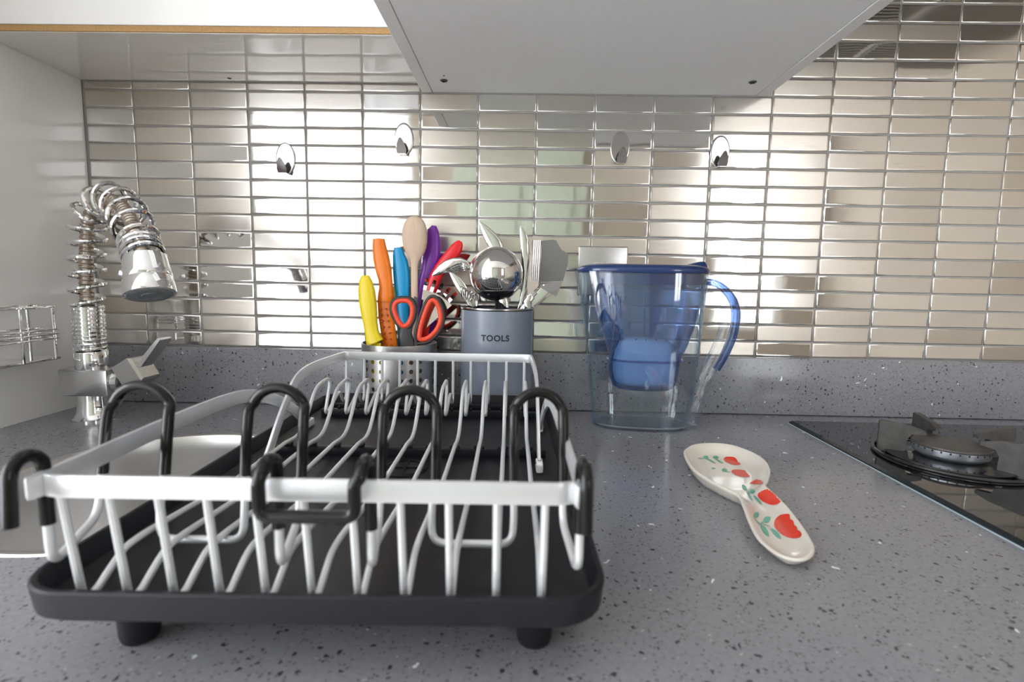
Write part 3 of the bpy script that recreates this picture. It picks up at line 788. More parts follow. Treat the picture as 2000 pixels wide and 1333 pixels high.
def bare(pts, r=0.0026):
    return MB().tube(pts, r, 10).build('wire', MT['wire'], ch)
arches = [arch(*a) for a in XA]
for A in arches:
    o = sleeve('arch_sleeve', smooth_path(A, 4)); 
XH = (PY(512, 905, -0.668).x-TC.x, PY(698, 905, -0.668).x-TC.x)      # inner hooks
XL, XRR = PY(62, 925, -0.668).x-TC.x-0.002, PY(1124, 905, -0.668).x-TC.x
# U joins between arches 1-2 and 3-4
for (A, Bq) in ((0, 1), (2, 3)):
    xa, xb = XA[A][1], XA[Bq][0]
    bare(round_path([(xa, ya+0.004, 0.099), (xa-0.002, ya, 0.075), (xa-0.001, ya-0.002, zU), (xb, ya-0.002, zU), (xb+0.001, ya, 0.075), (xb, ya+0.004, 0.099)], 0.011, 6))
# forward bends: arch leg -> below -> up behind the rail
def fwd(xa, xh):
    bare(round_path([(xa, ya+0.004, 0.099), (xa, ya-0.002, 0.072), (xh, yb, zJ-0.006), (xh, yb, 0.094)], 0.012, 6))
fwd(XA[0][0], XL); fwd(XA[1][1], XH[0]); fwd(XA[2][0], XH[1]); fwd(XA[3][1], XRR)
def hook_pts(x):
    P = [(x, yb, 0.092), (x, yb, hookz-0.006)]
    for k in range(1, 8):
        a = math.pi*k/8
        P.append((x, (yb+yc)/2+math.cos(a)*(yb-yc)/2, hookz-0.006+math.sin(a)*0.0085))
    return P
# centre double hook with its front bar
cp = hook_pts(XH[0]) + [(XH[0]-0.001, yc, hookz-0.006), (XH[0]-0.001, yc, fz), (XH[1]-0.003, yc, fz), (XH[1]-0.003, yc, hookz-0.006)] + list(reversed(hook_pts(XH[1])))
sleeve('hook_sleeve', round_path([Vector(p) for p in cp], 0.006, 4))
for x, e in ((XL, 0.100), (XRR, 0.102)):
    sleeve('hook_sleeve', round_path([Vector(p) for p in hook_pts(x)+[(x, yc, hookz-0.006), (x, yc-0.002, e)]], 0.004, 4))

# ================================================================== UTENSIL POTS
YP = -0.084
def px_loft(name, rows, mat, parent, y=YP, depth=0.45, n=18, dy=0.0, power=2.0, cap=True):
    """rows: (u, v, half width px[, y]) down the middle line -> rounded loft, 'depth' is thickness / width"""
    secs = []
    C_ = [PY(r[0], r[1], r[3] if len(r) > 3 else y) for r in rows]
    for i, r in enumerate(rows):
        yy = r[3] if len(r) > 3 else y
        hw = r[2]*pxm(yy)
        t = (C_[min(i+1, len(C_)-1)]-C_[max(i-1, 0)]).normalized()
        sd = t.cross(Vector((0, 1, 0))).normalized(); fwv = sd.cross(t).normalized()
        S = []
        for k in range(n):
            a = 2*math.pi*k/n; c, s_ = math.cos(a), math.sin(a)
            S.append(C_[i] + sd*(hw*math.copysign(abs(c)**(2/power), c)) + fwv*(max(hw, 0.003)*depth*math.copysign(abs(s_)**(2/power), s_)))
        secs.append(S)
    mb = MB().loft(secs, cap)
    org = parent.location if parent else Vector((0, 0, 0))
    mb.v = [p-org for p in mb.v]
    return mb.build(name, mat, parent)
Z = lambda u, v, s=4.596, ou=680, ov=410: (ou+u/s, ov+v/s)     # coordinates read off an enlarged view

# --- perforated knife caddy
KC = Vector((0.4805, YP, 0.0)); KR, KH = 0.0605, 0.1265
kc = thing('knife_caddy', 'perforated steel cylinder holding coloured knives, behind the dish rack', 'caddy', KC)
def perforated(r, z0, z1, rows, cols_on, ncol):
    mb = MB(); dz = (z1-z0)/rows
    def pt(a, z): return Vector((r*math.cos(a), r*math.sin(a), z))
    for c in range(ncol):
        a0, a1 = 2*math.pi*c/ncol, 2*math.pi*(c+1)/ncol; am = (a0+a1)/2
        for k in range(rows):
            za, zb = z0+k*dz, z0+(k+1)*dz; zm = (za+zb)/2
            if c % 4 in cols_on:
                outp = [pt(a1, zm), pt(a1, zb), pt(am, zb), pt(a0, zb), pt(a0, zm), pt(a0, za), pt(am, za), pt(a1, za)]
                hr_ = 0.0037
                inn = [pt(am+hr_/r*math.cos(t*math.pi/4), zm+hr_*math.sin(t*math.pi/4)) for t in range(8)]
                mb.add(outp+inn, [(t, (t+1) % 8, 8+(t+1) % 8, 8+t) for t in range(8)])
            else:
                mb.add([pt(a0, za), pt(am, za), pt(a1, za), pt(a1, zm), pt(a1, zb), pt(am, zb), pt(a0, zb), pt(a0, zm)], [(0, 1, 2, 3, 4, 5, 6, 7)])
    return mb
pf = perforated(KR-0.0006, 0.006, 0.108, 7, (0, 1, 2), 24)
ob = pf.build('perforated_wall', MT['steel_b'], kc, angle=60)
ob.rotation_euler = (0, 0, math.radians(-82.5))
bm = bmesh.new(); bm.from_mesh(ob.data); bmesh.ops.remove_doubles(bm, verts=bm.verts[:], dist=1e-5); bmesh.ops.recalc_face_normals(bm, faces=bm.faces[:]); bm.to_mesh(ob.data); bm.free()
MB().lathe([(KR-0.0016, 0.107), (KR, 0.107), (KR+0.0003, 0.108), (KR+0.0003, KH-0.0005), (KR-0.0004, KH), (KR-0.0018, KH-0.0005), (KR-0.0018, 0.107)], (0, 0, 0), 64).build('rim', MT['steel_b'], kc)
MB().lathe([(0.0, 0.0), (KR-0.001, 0.0), (KR, 0.001), (KR, 0.0065), (KR-0.0016, 0.0065), (KR-0.0016, 0.002), (0.0, 0.002)], (0, 0, 0), 64).build('base', MT['steel_b'], kc)

def knife(name, label, mat, rows, y, dep=0.5, tail=None, power=2.3, pat=None):
    b = PY(*Z(*rows[-1][:2]), y); root = thing(name, label, 'knife', (b.x, y, 0.004), 0, 'coloured kitchen knives in the steel caddy')
    px_loft('handle', [(*Z(r[0], r[1]), r[2]/4.596) for r in rows], mat, root, y, dep, power=power)
    if tail:
        px_loft('sheath', [(*Z(r[0], r[1]), r[2]/4.596) for r in tail], pat or mat, root, y, 0.32, power=3)
    return root
# rows: x, y, half width in the enlarged view, top to bottom
knife('paring_knife', 'short knife with a yellow handle, leftmost in the steel caddy', MT['yellow'],
      [(152, 588, 6), (152, 592, 34), (157, 640, 58), (166, 720, 76), (176, 820, 80), (187, 920, 76), (200, 1020, 66), (212, 1090, 64), (226, 1150, 72), (243, 1192, 84), (252, 1206, 60)], YP-0.022, 0.5,
      [(248, 1200, 50), (262, 1500, 46), (270, 1700, 20)])
ok = knife('serrated_knife', 'orange knife in its orange slotted sheath', MT['orange'],
      [(276, 256, 10), (275, 262, 52), (280, 330, 62), (298, 440, 72), (318, 540, 72), (335, 630, 62), (340, 700, 62), (338, 760, 70), (336, 812, 74), (336, 826, 70)], YP-0.006, 0.5,
      [(330, 815, 68), (340, 960, 70), (362, 1100, 70), (376, 1210, 68), (400, 1600, 60), (410, 1720, 30)])
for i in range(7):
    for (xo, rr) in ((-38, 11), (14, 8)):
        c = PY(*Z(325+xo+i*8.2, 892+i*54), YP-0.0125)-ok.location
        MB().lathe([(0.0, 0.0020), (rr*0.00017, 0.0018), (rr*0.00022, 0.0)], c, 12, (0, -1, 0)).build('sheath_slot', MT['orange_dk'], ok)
knife('utility_knife', 'knife with a sky blue handle between the orange knife and wooden spoon', MT['blue'],
      [(450, 336, 8), (450, 341, 38), (453, 400, 52), (468, 460, 66), (479, 560, 76), (485, 660, 74), (490, 760, 66), (492, 860, 60), (494, 940, 58), (496, 1020, 56)], YP+0.006, 0.5,
      [(497, 1010, 52), (510, 1220, 62), (520, 1650, 50), (525, 1720, 30)])
knife('chef_knife', 'knife with a purple handle behind the wooden spoon', MT['purple'],
      [(742, 150, 14), (752, 160, 42), (762, 200, 52), (762, 300, 66), (752, 400, 76), (738, 480, 74), (718, 560, 66), (692, 630, 62), (672, 690, 50), (655, 760, 34)], YP+0.024, 0.5,
      [(655, 750, 40), (640, 1100, 44), (620, 1600, 40), (615, 1720, 20)])
knife('bread_knife', 'knife with a bright red handle leaning to the right', MT['red'],
      [(1008, 282, 18), (998, 300, 36), (975, 345, 55), (935, 400, 60), (885, 460, 60), (830, 530, 58), (790, 600, 56), (755, 690, 52), (735, 760, 46)], YP+0.012, 0.5,
      [(735, 750, 46), (700, 950, 50), (660, 1220, 46), (600, 1650, 40), (590, 1720, 20)])
ws = px_loft('wooden_spoon', [(*Z(a, b), c/4.596) for a, b, c in ((600, 56, 10), (600, 60, 34), (599, 80, 66), (598, 120, 92), (597, 180, 110), (596, 240, 114), (598, 300, 110), (602, 350, 98), (604, 390, 80), (602, 425, 56), (598, 460, 38), (595, 500, 31), (595, 650, 30), (595, 800, 30), (592, 1100, 30), (585, 1500, 30), (582, 1700, 28))], MT['wood'], None, YP-0.002, 0.42)
tag(ws, 'pale wooden spoon standing bowl up, tallest in the steel caddy', 'spoon')

# scissors
sy = YP-0.034
scs = thing('kitchen_scissors', 'scissors with charcoal and red-orange loops in front in the steel caddy', 'scissors', (PY(*Z(560, 1190), sy).x, sy, 0.01))
def loop3(pts, y): return [PY(*Z(a, b), y)-scs.location for a, b in pts]
lo = [(500, 792), (560, 800), (598, 850), (604, 920), (588, 990), (552, 1050), (500, 1072), (450, 1035), (410, 965), (388, 890), (402, 825), (445, 797)]
li = [(498, 815), (545, 824), (572, 865), (578, 925), (562, 985), (535, 1030), (498, 1045), (462, 1015), (430, 955), (412, 890), (422, 842), (452, 820)]
MB().tube(smooth_path(loop3(lo, sy), 5, True), 0.0032, 10, closed=True).build('handle_loop', MT['scissor'], scs)
MB().tube(smooth_path(loop3(li, sy-0.0012), 5, True), 0.0040, 10, closed=True).build('loop_lining', MT['redorange'], scs)
ro_ = [(775, 780), (815, 820), (848, 900), (856, 985), (835, 1060), (790, 1130), (720, 1185), (650, 1200), (612, 1195), (606, 1120), (628, 1020), (660, 920), (700, 830), (735, 786)]
ri = [(772, 815), (800, 845), (824, 910), (830, 985), (810, 1050), (768, 1110), (712, 1155), (656, 1165), (640, 1140), (650, 1060), (672, 980), (702, 895), (730, 835), (750, 815)]
MB().tube(smooth_path(loop3(ro_, sy+0.002), 5, True), 0.0030, 10, closed=True).build('handle_loop', MT['scissor'], scs)
MB().tube(smooth_path(loop3(ri, sy+0.0008), 5, True), 0.0040, 10, closed=True).build('loop_lining', MT['redorange'], scs)
def shank(rows, name='shank', mat='scissor', dep=0.45):
    secs = px_loft(name, [(*Z(a, b), c/4.596) for a, b, c in rows], MT[mat], scs, sy+0.001, dep, power=3)
shank([(590, 795, 18), (612, 800, 22), (606, 900, 16), (592, 985, 14), (560, 1050, 22), (520, 1080, 60), (515, 1130, 62), (530, 1200, 66), (560, 1300, 60)])
shank([(615, 1110, 12), (606, 1180, 16), (600, 1260, 40), (590, 1330, 40)])
px_loft('blade', [(*Z(550, 1300), 9), (*Z(560, 1660), 2)], MT['steel'], scs, sy+0.002, 0.15, power=3)

# slotted steel server leaning right in the caddy
def plate_px(name, outline, mat, parent, y, thick=0.0012, bulge=None, conv=Z, org=None, tilt=(0.0, 0.0)):
    """flat sheet traced on the plane y (bulge(u,v) moves it in depth), with real thickness"""
    org = org if org is not None else (parent.location if parent else Vector((0, 0, 0)))
    bm = bmesh.new()
    vs = [bm.verts.new((a, b, 0)) for a, b in outline]; f = bm.faces.new(vs)
    bmesh.ops.triangulate(bm, faces=[f])
    if bulge:
        bmesh.ops.subdivide_edges(bm, edges=bm.edges[:], cuts=2, use_grid_fill=True)
    vs = list(bm.verts); bm.verts.index_update()
    pts = []; pts2 = []
    for q in vs:
        yy = y + (bulge(q.co.x, q.co.y) if bulge else 0) + tilt[0]*(q.co.x-outline[0][0]) + tilt[1]*(q.co.y-outline[0][1])
        pts.append(PY(*conv(q.co.x, q.co.y), yy)-org); pts2.append(PY(*conv(q.co.x, q.co.y), yy)-org+Vector((0, thick, 0)))
    n = len(pts)
    Fc = [tuple(w.index for w in f.verts) for f in bm.faces]
    Fb = [tuple(n+i for i in reversed(f)) for f in Fc]
    Fs = []
    for e in bm.edges:
        if len(e.link_faces) == 1:
            a, b = e.verts[0].index, e.verts[1].index; Fs.append((a, b, b+n, a+n))
    bm.free()
    return new(name, pts+pts2, Fc+Fb+Fs, mat, parent, True, 30)
sv = thing('slotted_server', 'steel slotted pasta server behind the scissors', 'server', (PY(*Z(640, 1190), YP-0.02).x, YP-0.02, 0.01))
sv_b = None
def fp(a, r): return (600+r*math.cos(math.radians(a)), 1150-r*math.sin(math.radians(a)))
def sv_pt(a, r, dy=0.0):
    u, v = fp(a, r); curl = 0.010*max(0.0, (r-440)/110)**2          # the finger tips curl forward
    return PY(*Z(u, v), YP-0.020+0.000028*(1200-v)*0.6-curl+dy)-sv.location
hd = MB()
ang = [80.5, 76.6, 72.7, 68.8, 64.9, 61.0, 57.1, 53.2, 49.3, 45.4, 41.5]      # finger, slot, finger, slot ...
rad = [60, 150, 240, 330, 400, 440]
for i in range(len(ang)-1):
    for j in range(len(rad)-1):
        q = [(ang[i], rad[j]), (ang[i+1], rad[j]), (ang[i+1], rad[j+1]), (ang[i], rad[j+1])]
        hd.prism([sv_pt(*p) for p in q], [sv_pt(*p, 0.0014) for p in q])
    if i % 2 == 0:
        for r0, r1, t in ((440, 480, 0.0), (480, 515, 0.0), (515, 548, 0.7)):
            q = [(ang[i], r0), (ang[i+1], r0), (ang[i+1]+t, r1), (ang[i]-t, r1)]
            hd.prism([sv_pt(*p) for p in q], [sv_pt(*p, 0.0014) for p in q])
ho = hd.build('head', MT['steel'], sv, True, 30)
bm = bmesh.new(); bm.from_mesh(ho.data); bmesh.ops.remove_doubles(bm, verts=bm.verts[:], dist=2e-5)
seen_f = {}
for f in list(bm.faces):                                             # inner walls between neighbouring cells go
    k = frozenset(v.index for v in f.verts)
    seen_f.setdefault(k, []).append(f)
bmesh.ops.delete(bm, geom=[f for fs in seen_f.values() if len(fs) > 1 for f in fs], context='FACES_ONLY')
bmesh.ops.recalc_face_normals(bm, faces=bm.faces[:]); bm.to_mesh(ho.data); bm.free()
px_loft('handle', [(*Z(670, 1180), 12), (*Z(640, 1400), 7), (*Z(620, 1690), 7)], MT['steel_b'], sv, YP-0.016, 0.25, power=3)

# --- TOOLS pot
TCX = Vector((0.6408, YP, 0.0)); TR, THH = 0.0585, 0.187
pt = thing('utensil_pot', 'slate blue metal pot lettered TOOLS full of steel utensils', 'pot', TCX)
MB().lathe([(0.0, 0.0), (TR-0.002, 0.0), (TR, 0.002), (TR, THH-0.004), (TR-0.0012, THH-0.004), (TR-0.0012, 0.003), (0.0, 0.003)], (0, 0, 0), 72).build('pot_wall', MT['pot'], pt)
MB().lathe([(TR-0.0014, THH-0.0042), (TR+0.0004, THH-0.0042), (TR+0.0017, THH-0.0026), (TR+0.0016, THH-0.0006), (TR, THH), (TR-0.0014, THH-0.001)], (0, 0, 0), 72).build('pot_rim', MT['pot_rim'], pt)
def text_mesh(txt, size, embold=0.0):
    cu = bpy.data.curves.new('lettering', 'FONT'); cu.body = txt; cu.size = size; cu.align_x = 'CENTER'; cu.align_y = 'CENTER'; cu.offset = embold; cu.space_character = 1.12
    to = bpy.data.objects.new('lettering', cu); COL.objects.link(to)
    dg = bpy.context.evaluated_depsgraph_get(); me = bpy.data.meshes.new_from_object(to.evaluated_get(dg))
    bpy.data.objects.remove(to); bm = bmesh.new(); bm.from_mesh(me); bpy.data.meshes.remove(me)
    bmesh.ops.triangulate(bm, faces=bm.faces[:]); bmesh.ops.subdivide_edges(bm, edges=[e for e in bm.edges if e.calc_length() > size*0.12], cuts=2)
    bmesh.ops.triangulate(bm, faces=[f for f in bm.faces if len(f.verts) > 4]); bm.verts.index_update()
    V = [v.co.copy() for v in bm.verts]; Fc = [tuple(w.index for w in f.verts) for f in bm.faces]; bm.free(); return V, Fc
V, Fc = text_mesh('TOOLS', 0.0128, 0.00042)
c = PY(967, 662, YP-TR); zt = c.z; rr = TR+0.0003
a0 = math.atan2(c.y-TCX.y, c.x-TCX.x) if False else -math.pi/2 + (c.x-TCX.x)/rr
new('lettering', [(rr*math.cos(a0+v.x/rr), rr*math.sin(a0+v.x/rr), zt+v.y) for v in V], Fc, MT['ink'], pt, False)

# ladle: round back of the bowl to the camera
lc_ = PY(967, 537, YP-0.030)
ld = thing('ladle', 'shiny steel ladle with its round bowl facing out of the utensil pot', 'ladle', (lc_.x, YP, 0.01))
lr = 53.5*pxm(YP-0.030)
cl_ = lc_-ld.location; axs = Vector((-0.06, -0.97, -0.14)).normalized()
pr = [(lr*math.cos(a), lr*math.sin(a)) for a in [math.pi*0.5*i/14 for i in range(15)]]
pr2 = [((lr-0.0012)*math.cos(a), (lr-0.0012)*math.sin(a)) for a in [math.pi*0.5*(14-i)/14 for i in range(15)]]
MB().lathe(pr+pr2+[(lr, 0)], cl_-axs*0.012, 56, axs).build('bowl', MT['steel'], ld)
MB().tube([cl_+Vector((0.004, 0.010, -lr+0.004)), cl_+Vector((0.006, 0.022, -lr-0.03)), cl_+Vector((0.01, 0.03, -0.215))], 0.0038, 10, flat=(0.009, 0.003), up=(0, 1, 0)).build('handle', MT['steel'], ld)
Z2 = lambda u, v: (900+u/6.664, 420+v/6.664)
def leaf_util(name, label, cat, rows, y, dep=0.14, curve=0.0, mat='steel'):
    b = PY(*Z2(*rows[-1][:2]), y)
    R = [(*Z2(a, c), w/6.664) for a, c, w in rows]
    o = px_loft(name, R, MT[mat], None, y, dep, 16, power=2.0); return tag(o, label, cat)
leaf_util('serving_spoon', 'curved steel spoon tip rising behind the ladle bowl', 'spoon', [(234, 78, 2), (258, 110, 20), (300, 170, 46), (350, 240, 70), (400, 310, 86), (440, 370, 92), (470, 430, 84), (500, 520, 60), (520, 640, 36), (530, 900, 26), (540, 1300, 26)], YP+0.018, 0.2)
leaf_util('carving_fork', 'narrow pointed steel blade standing right of the ladle', 'utensil', [(776, 148, 2), (790, 190, 22), (812, 250, 44), (830, 330, 54), (838, 450, 54), (842, 600, 52), (838, 760, 50), (830, 900, 44), (815, 1010, 32), (790, 1120, 24), (740, 1300, 24)], YP+0.012, 0.18)
# slotted turner seen nearly edge on
stn = thing('slotted_turner', 'narrow steel slotted turner seen almost edge on, right of the ladle', 'turner', (PY(*Z2(900, 1180), YP).x, YP, 0.02))
plate_px('blade', [(920, 312), (945, 270), (1065, 285), (1050, 480), (1030, 680), (1010, 930), (870, 1060), (862, 900), (885, 640), (905, 430)], MT['steel'], stn, YP-0.012, 0.0016, lambda u, v: 0.00012*(u-900)*0.5, Z2)
for k in range(4):
    u = 958+k*26
    q = [PY(*Z2(u+dx-kk*0.055, vv), YP-0.0165+0.00006*(u-900))-stn.location for dx, vv, kk in ((0, 330, 0), (0, 860, 530))]
    MB().tube([q[0], q[1]], 0.0011, 8).build('ridge', MT['steel_b'], stn)
px_loft('handle', [(*Z2(940, 990), 9), (*Z2(880, 1100), 7), (*Z2(800, 1400), 6)], MT['steel'], stn, YP-0.008, 0.35, power=3)
# broad turner
btn = thing('broad_turner', 'broad flat steel turner leaning right out of the utensil pot', 'turner', (PY(*Z2(900, 1180), YP+0.015).x, YP+0.015, 0.02))
plate_px('blade', [(1055, 340), (1110, 330), (1190, 318), (1245, 335), (1275, 400), (1310, 450), (1375, 490), (1400, 540), (1395, 640), (1372, 720), (1330, 860), (1140, 890), (1040, 900), (1015, 830), (1040, 560)], MT['steel_b'], btn, YP+0.002, 0.0014, lambda u, v: 0.000035*(v-600), Z2)
plate_px('bent_neck', [(1330, 860), (1240, 1065), (1020, 935), (1040, 900), (1140, 890)], MT['steel'], btn, YP+0.012, 0.0014, lambda u, v: -0.00012*(v-860), Z2)
px_loft('handle', [(*Z2(1130, 960), 12), (*Z2(1000, 1080), 12), (*Z2(860, 1190), 9), (*Z2(700, 1400), 7)], MT['steel'], btn, YP+0.006, 0.2, power=3)
# steel serving spoon lying over to the left towards the knives
Z3 = lambda u, v: (760+u/6.665, 480+v/6.665)
sp = thing('salad_server', 'shiny steel salad server leaning left out of the utensil pot', 'server', (PY(*Z3(1060, 770), YP).x, YP-0.01, 0.02))
px_loft('bowl', [(*Z3(a, b), c/6.665) for a, b, c in ((560, 390, 4), (600, 365, 36), (680, 310, 62), (760, 270, 80), (850, 250, 92), (930, 240, 84), (1000, 250, 58), (1040, 290, 30))], MT['steel'], sp, YP-0.014, 0.30)
px_loft('neck', [(*Z3(a, b), c/6.665) for a, b, c in ((800, 340, 22), (870, 440, 52), (930, 530, 62), (990, 630, 60), (1040, 720, 44), (1075, 800, 30), (1120, 1100, 24))], MT['steel'], sp, YP-0.016, 0.18)
for k in range(5):
    q0 = PY(*Z3(640+k*22, 372-k*6), YP-0.024)-sp.location; q1 = PY(*Z3(900+k*14, 236+k*22), YP-0.026)-sp.location; q2 = PY(*Z3(1005, 262+k*10), YP-0.018)-sp.location
    MB().tube(smooth_path([q0, q1, q2], 6), 0.0011, 6).build('rib', MT['steel'], sp)
# whisk low in the pot
wk = thing('whisk', 'small steel wire whisk low in the utensil pot left of the ladle', 'whisk', (PY(925, 595, YP-0.03).x, YP-0.03, 0.02))
for k in range(6):
    x = 912+k*3
    MB().tube(smooth_path([PY(x-8, 585+k, YP-0.034)-wk.location, PY(x-12+k*2, 560+3*k, YP-0.040)-wk.location, PY(x+6, 578+k, YP-0.034)-wk.location, PY(930, 640, YP-0.03)-wk.location], 6), 0.0009, 6).build('whisk_wire', MT['steel'], wk)
MB().tube([PY(930, 640, YP-0.03)-wk.location, PY(936, 740, YP-0.03)-wk.location], 0.005, 10).build('handle', MT['steel_b'], wk)
for i, (u, v, w_, lab) in enumerate(((985, 590, 10, 'steel utensil handle end just above the pot rim under the ladle'), (1030, 588, 9, 'crumpled looking steel utensil end at the right of the pot rim'))):
    o = px_loft('steel_utensil', [(u-6+12*i, v-14, 3), (u-4+10*i, v-8, w_), (u, v+2, w_-1), (u+2, v+20, w_-3), (u-4, v+130, 5)], MT['steel'], None, YP-0.026+0.012*i, 0.4); tag(o, lab, 'utensil')

# ================================================================== WATER FILTER JUG
JC = Vector((0.869, -0.101, 0.0)); JR = math.radians(-5)
jug = thing('water_filter_jug', 'clear water filter jug with navy lid and blue funnel', 'jug', JC, JR)
def jsec(xa, xb, hd, z, n=48, p=2.7, tilt=0.0):
    S = []; m, h = (xa+xb)/2, (xb-xa)/2
    for k in range(n):
        a = 2*math.pi*k/n; c, s_ = math.cos(a), math.sin(a)
        S.append(Vector((m+h*math.copysign(abs(c)**(2/p), c), hd*math.copysign(abs(s_)**(2/p), s_), z + tilt*(math.cos(a)))))
    return S
BODY = [(-0.066, 0.078, 0.040, 0.0), (-0.0695, 0.0825, 0.043, 0.002), (-0.0705, 0.084, 0.0435, 0.008), (-0.076, 0.089, 0.046, 0.058), (-0.081, 0.0925, 0.0485, 0.11), (-0.090, 0.0955, 0.051, 0.174), (-0.1005, 0.0985, 0.053, 0.225), (-0.1065, 0.0995, 0.0535, 0.2465)]
outer_ = [jsec(*b) for b in BODY]
inner_ = [jsec(a+0.0026, b-0.0026, d-0.0026, z) for a, b, d, z in reversed(BODY[1:])]
inner_[-1] = [p+Vector((0, 0, 0.004)) for p in inner_[-1]]
MB().loft(outer_+inner_).build('body', MT['clear'], jug, angle=50)
# clear foot: its bright highlight is put in as a pale frosted ring
MB().tube(jsec(-0.066, 0.079, 0.0395, 0.0052, 64), 0.0016, 8, closed=True).build('base_highlight', MT['print_glint'], jug)
# blue funnel, hanging from the rim
FUN = [(-0.078, 0.0935, 0.0475, 0.2430), (-0.077, 0.0925, 0.047, 0.225), (-0.070, 0.089, 0.046, 0.190), (-0.062, 0.083, 0.0445, 0.160), (-0.052, 0.074, 0.041, 0.132), (-0.0475, 0.066, 0.037, 0.113), (-0.0465, 0.0645, 0.036, 0.100), (-0.044, 0.062, 0.0345, 0.078), (-0.040, 0.058, 0.032, 0.066), (-0.032, 0.050, 0.027, 0.0615)]
MB().loft([jsec(*f) for f in FUN], cap=False).add([p for p in jsec(*FUN[-1])], [tuple(range(48))]).build('funnel', MT['blueclear'], jug, angle=50)
MB().tube(jsec(-0.0485, 0.0675, 0.038, 0.109, 48), 0.0017, 8, closed=True).build('funnel_ridge', MT['blueclear'], jug)
CART = [(-0.020, 0.040, 0.022, 0.142), (-0.030, 0.050, 0.027, 0.136), (-0.036, 0.056, 0.030, 0.122), (-0.0385, 0.0585, 0.0315, 0.111), (-0.0395, 0.0595, 0.032, 0.105), (-0.0385, 0.0575, 0.031, 0.085), (-0.036, 0.055, 0.030, 0.074), (-0.030, 0.049, 0.026, 0.0685)]
MB().loft([jsec(*c_, p=3.2) for c_ in CART]).build('filter_cartridge', MT['cartridge'], jug, angle=60)
# rows of moulded dimples on the funnel front
for (z, xs) in ((0.183, (-0.028, -0.008, 0.008, 0.026, 0.045, 0.064)), (0.163, (-0.018, -0.001, 0.016, 0.031, 0.048)), (0.144, (-0.028, -0.010, 0.005, 0.020, 0.036))):
    for x in xs:
        t = (0.243-z)/(0.243-0.113); hd = 0.0475+(0.037-0.0475)*t**1.6
        MB().lathe([(0.0, 0.0012), (0.0012, 0.0009), (0.0017, 0.0)], (x, -hd-0.0002, z), 12, (0, -1, 0.2)).build('dimple', MT['blueclear'], jug)
# lid
LID = [(-0.100, 0.100, 0.0535, 0.2445), (-0.1015, 0.1015, 0.0545, 0.2470), (-0.1015, 0.1015, 0.0545, 0.2510), (-0.098, 0.099, 0.052, 0.2545), (-0.085, 0.09, 0.044, 0.2575), (-0.05, 0.06, 0.025, 0.2590)]
MB().loft([jsec(*l_, p=2.5) for l_ in LID]).build('lid', MT['lid'], jug, angle=50)
MB().loft([jsec(-0.0775, 0.094, 0.0482, z, p=2.7) for z in (0.228, 0.2440)], cap=False).build('lid_skirt', MT['lid'], jug)
MB().loft([jsec(a, b, d, z, 24, 2.4) for a, b, d, z in ((0.062, 0.100, 0.020, 0.2545), (0.070, 0.098, 0.018, 0.2600), (0.084, 0.094, 0.012, 0.2640))]).build('lid_tab', MT['lid'], jug)
MB().box((-0.094, -0.030, 0.2035), (-0.086, -0.012, 0.2440), 0.002, 2).build('spout_flap', MT['clear'], jug)
# handle
def hpts(px): return [Matrix.Rotation(-JR, 3, 'Z') @ (PY(u, v, -0.104)-JC) for u, v in px]
HP = hpts([(1368, 560), (1388, 556), (1412, 572), (1424, 604), (1420, 642), (1404, 684), (1385, 722), (1370, 758), (1356, 800), (1349, 828)])
MB().tube(smooth_path(HP, 6), 0.01, flat=(0.026, 0.024), up=(1, 0, 0.3)).build('handle', MT['clear'], jug)
HG = hpts([(1376, 549), (1402, 556), (1427, 580), (1437, 612), (1431, 655), (1414, 695), (1398, 722)])
MB().tube(smooth_path(HG, 6), 0.01, flat=(0.024, 0.010), up=(1, 0, 0.3)).build('grip', MT['gripclear'], jug)
# faint lettering and drop on the far wall of the jug, read from behind
V, Fc = text_mesh('BRITA', 0.0150, 0.0002)
cx_ = -0.010
def back_y(z): return 0.0405+(z/0.11)*0.0075-0.0035
new('lettering', [(cx_+0.002-v.x*1.25, back_y(0.053)-0.0, 0.0535+v.y) for v in V], Fc, MT['print_glint'], jug, False)
drop = [(0.0, 0.026), (0.006, 0.014), (0.012, 0.004), (0.015, -0.004), (0.013, -0.012), (0.006, -0.0165), (-0.002, -0.0165), (-0.010, -0.012), (-0.012, -0.004), (-0.009, 0.006), (-0.004, 0.016)]
new('drop_emblem', [(0.0305+x*1.0, back_y(0.045)-0.0008, 0.047+z) for x, z in drop], [tuple(range(len(drop)))], MT['print_glint'], jug, False)

# ================================================================== SOCKET PLATE, HOOKS
s0, s1 = PY(1130, 481, -0.004), PY(1227, 483, -0.004)
so = thing('socket_plate', 'brushed steel socket plate with two switches on the tiles behind the jug', 'socket', ((s0.x+s1.x)/2, 0, s0.z-0.0430))
hw = (s1.x-s0.x)/2
MB().box((-hw, -0.0065, -0.043), (hw, -0.0003, 0.043), 0.0022, 3).build('face_plate', MT['plate'], so)
for u in (1169, 1193):
    p = PY(u, 520, -0.0065)-so.location
    MB().box((p.x-0.0082, -0.0072, p.z-0.0085), (p.x+0.0082, -0.0066, p.z+0.0060)).build('switch_surround', MT['white_edge'], so, False)
    MB().box((p.x-0.0070, -0.0090, p.z-0.0075), (p.x+0.0070, -0.0073, p.z+0.0048), 0.0006, 1).build('switch', MT['steel'], so)

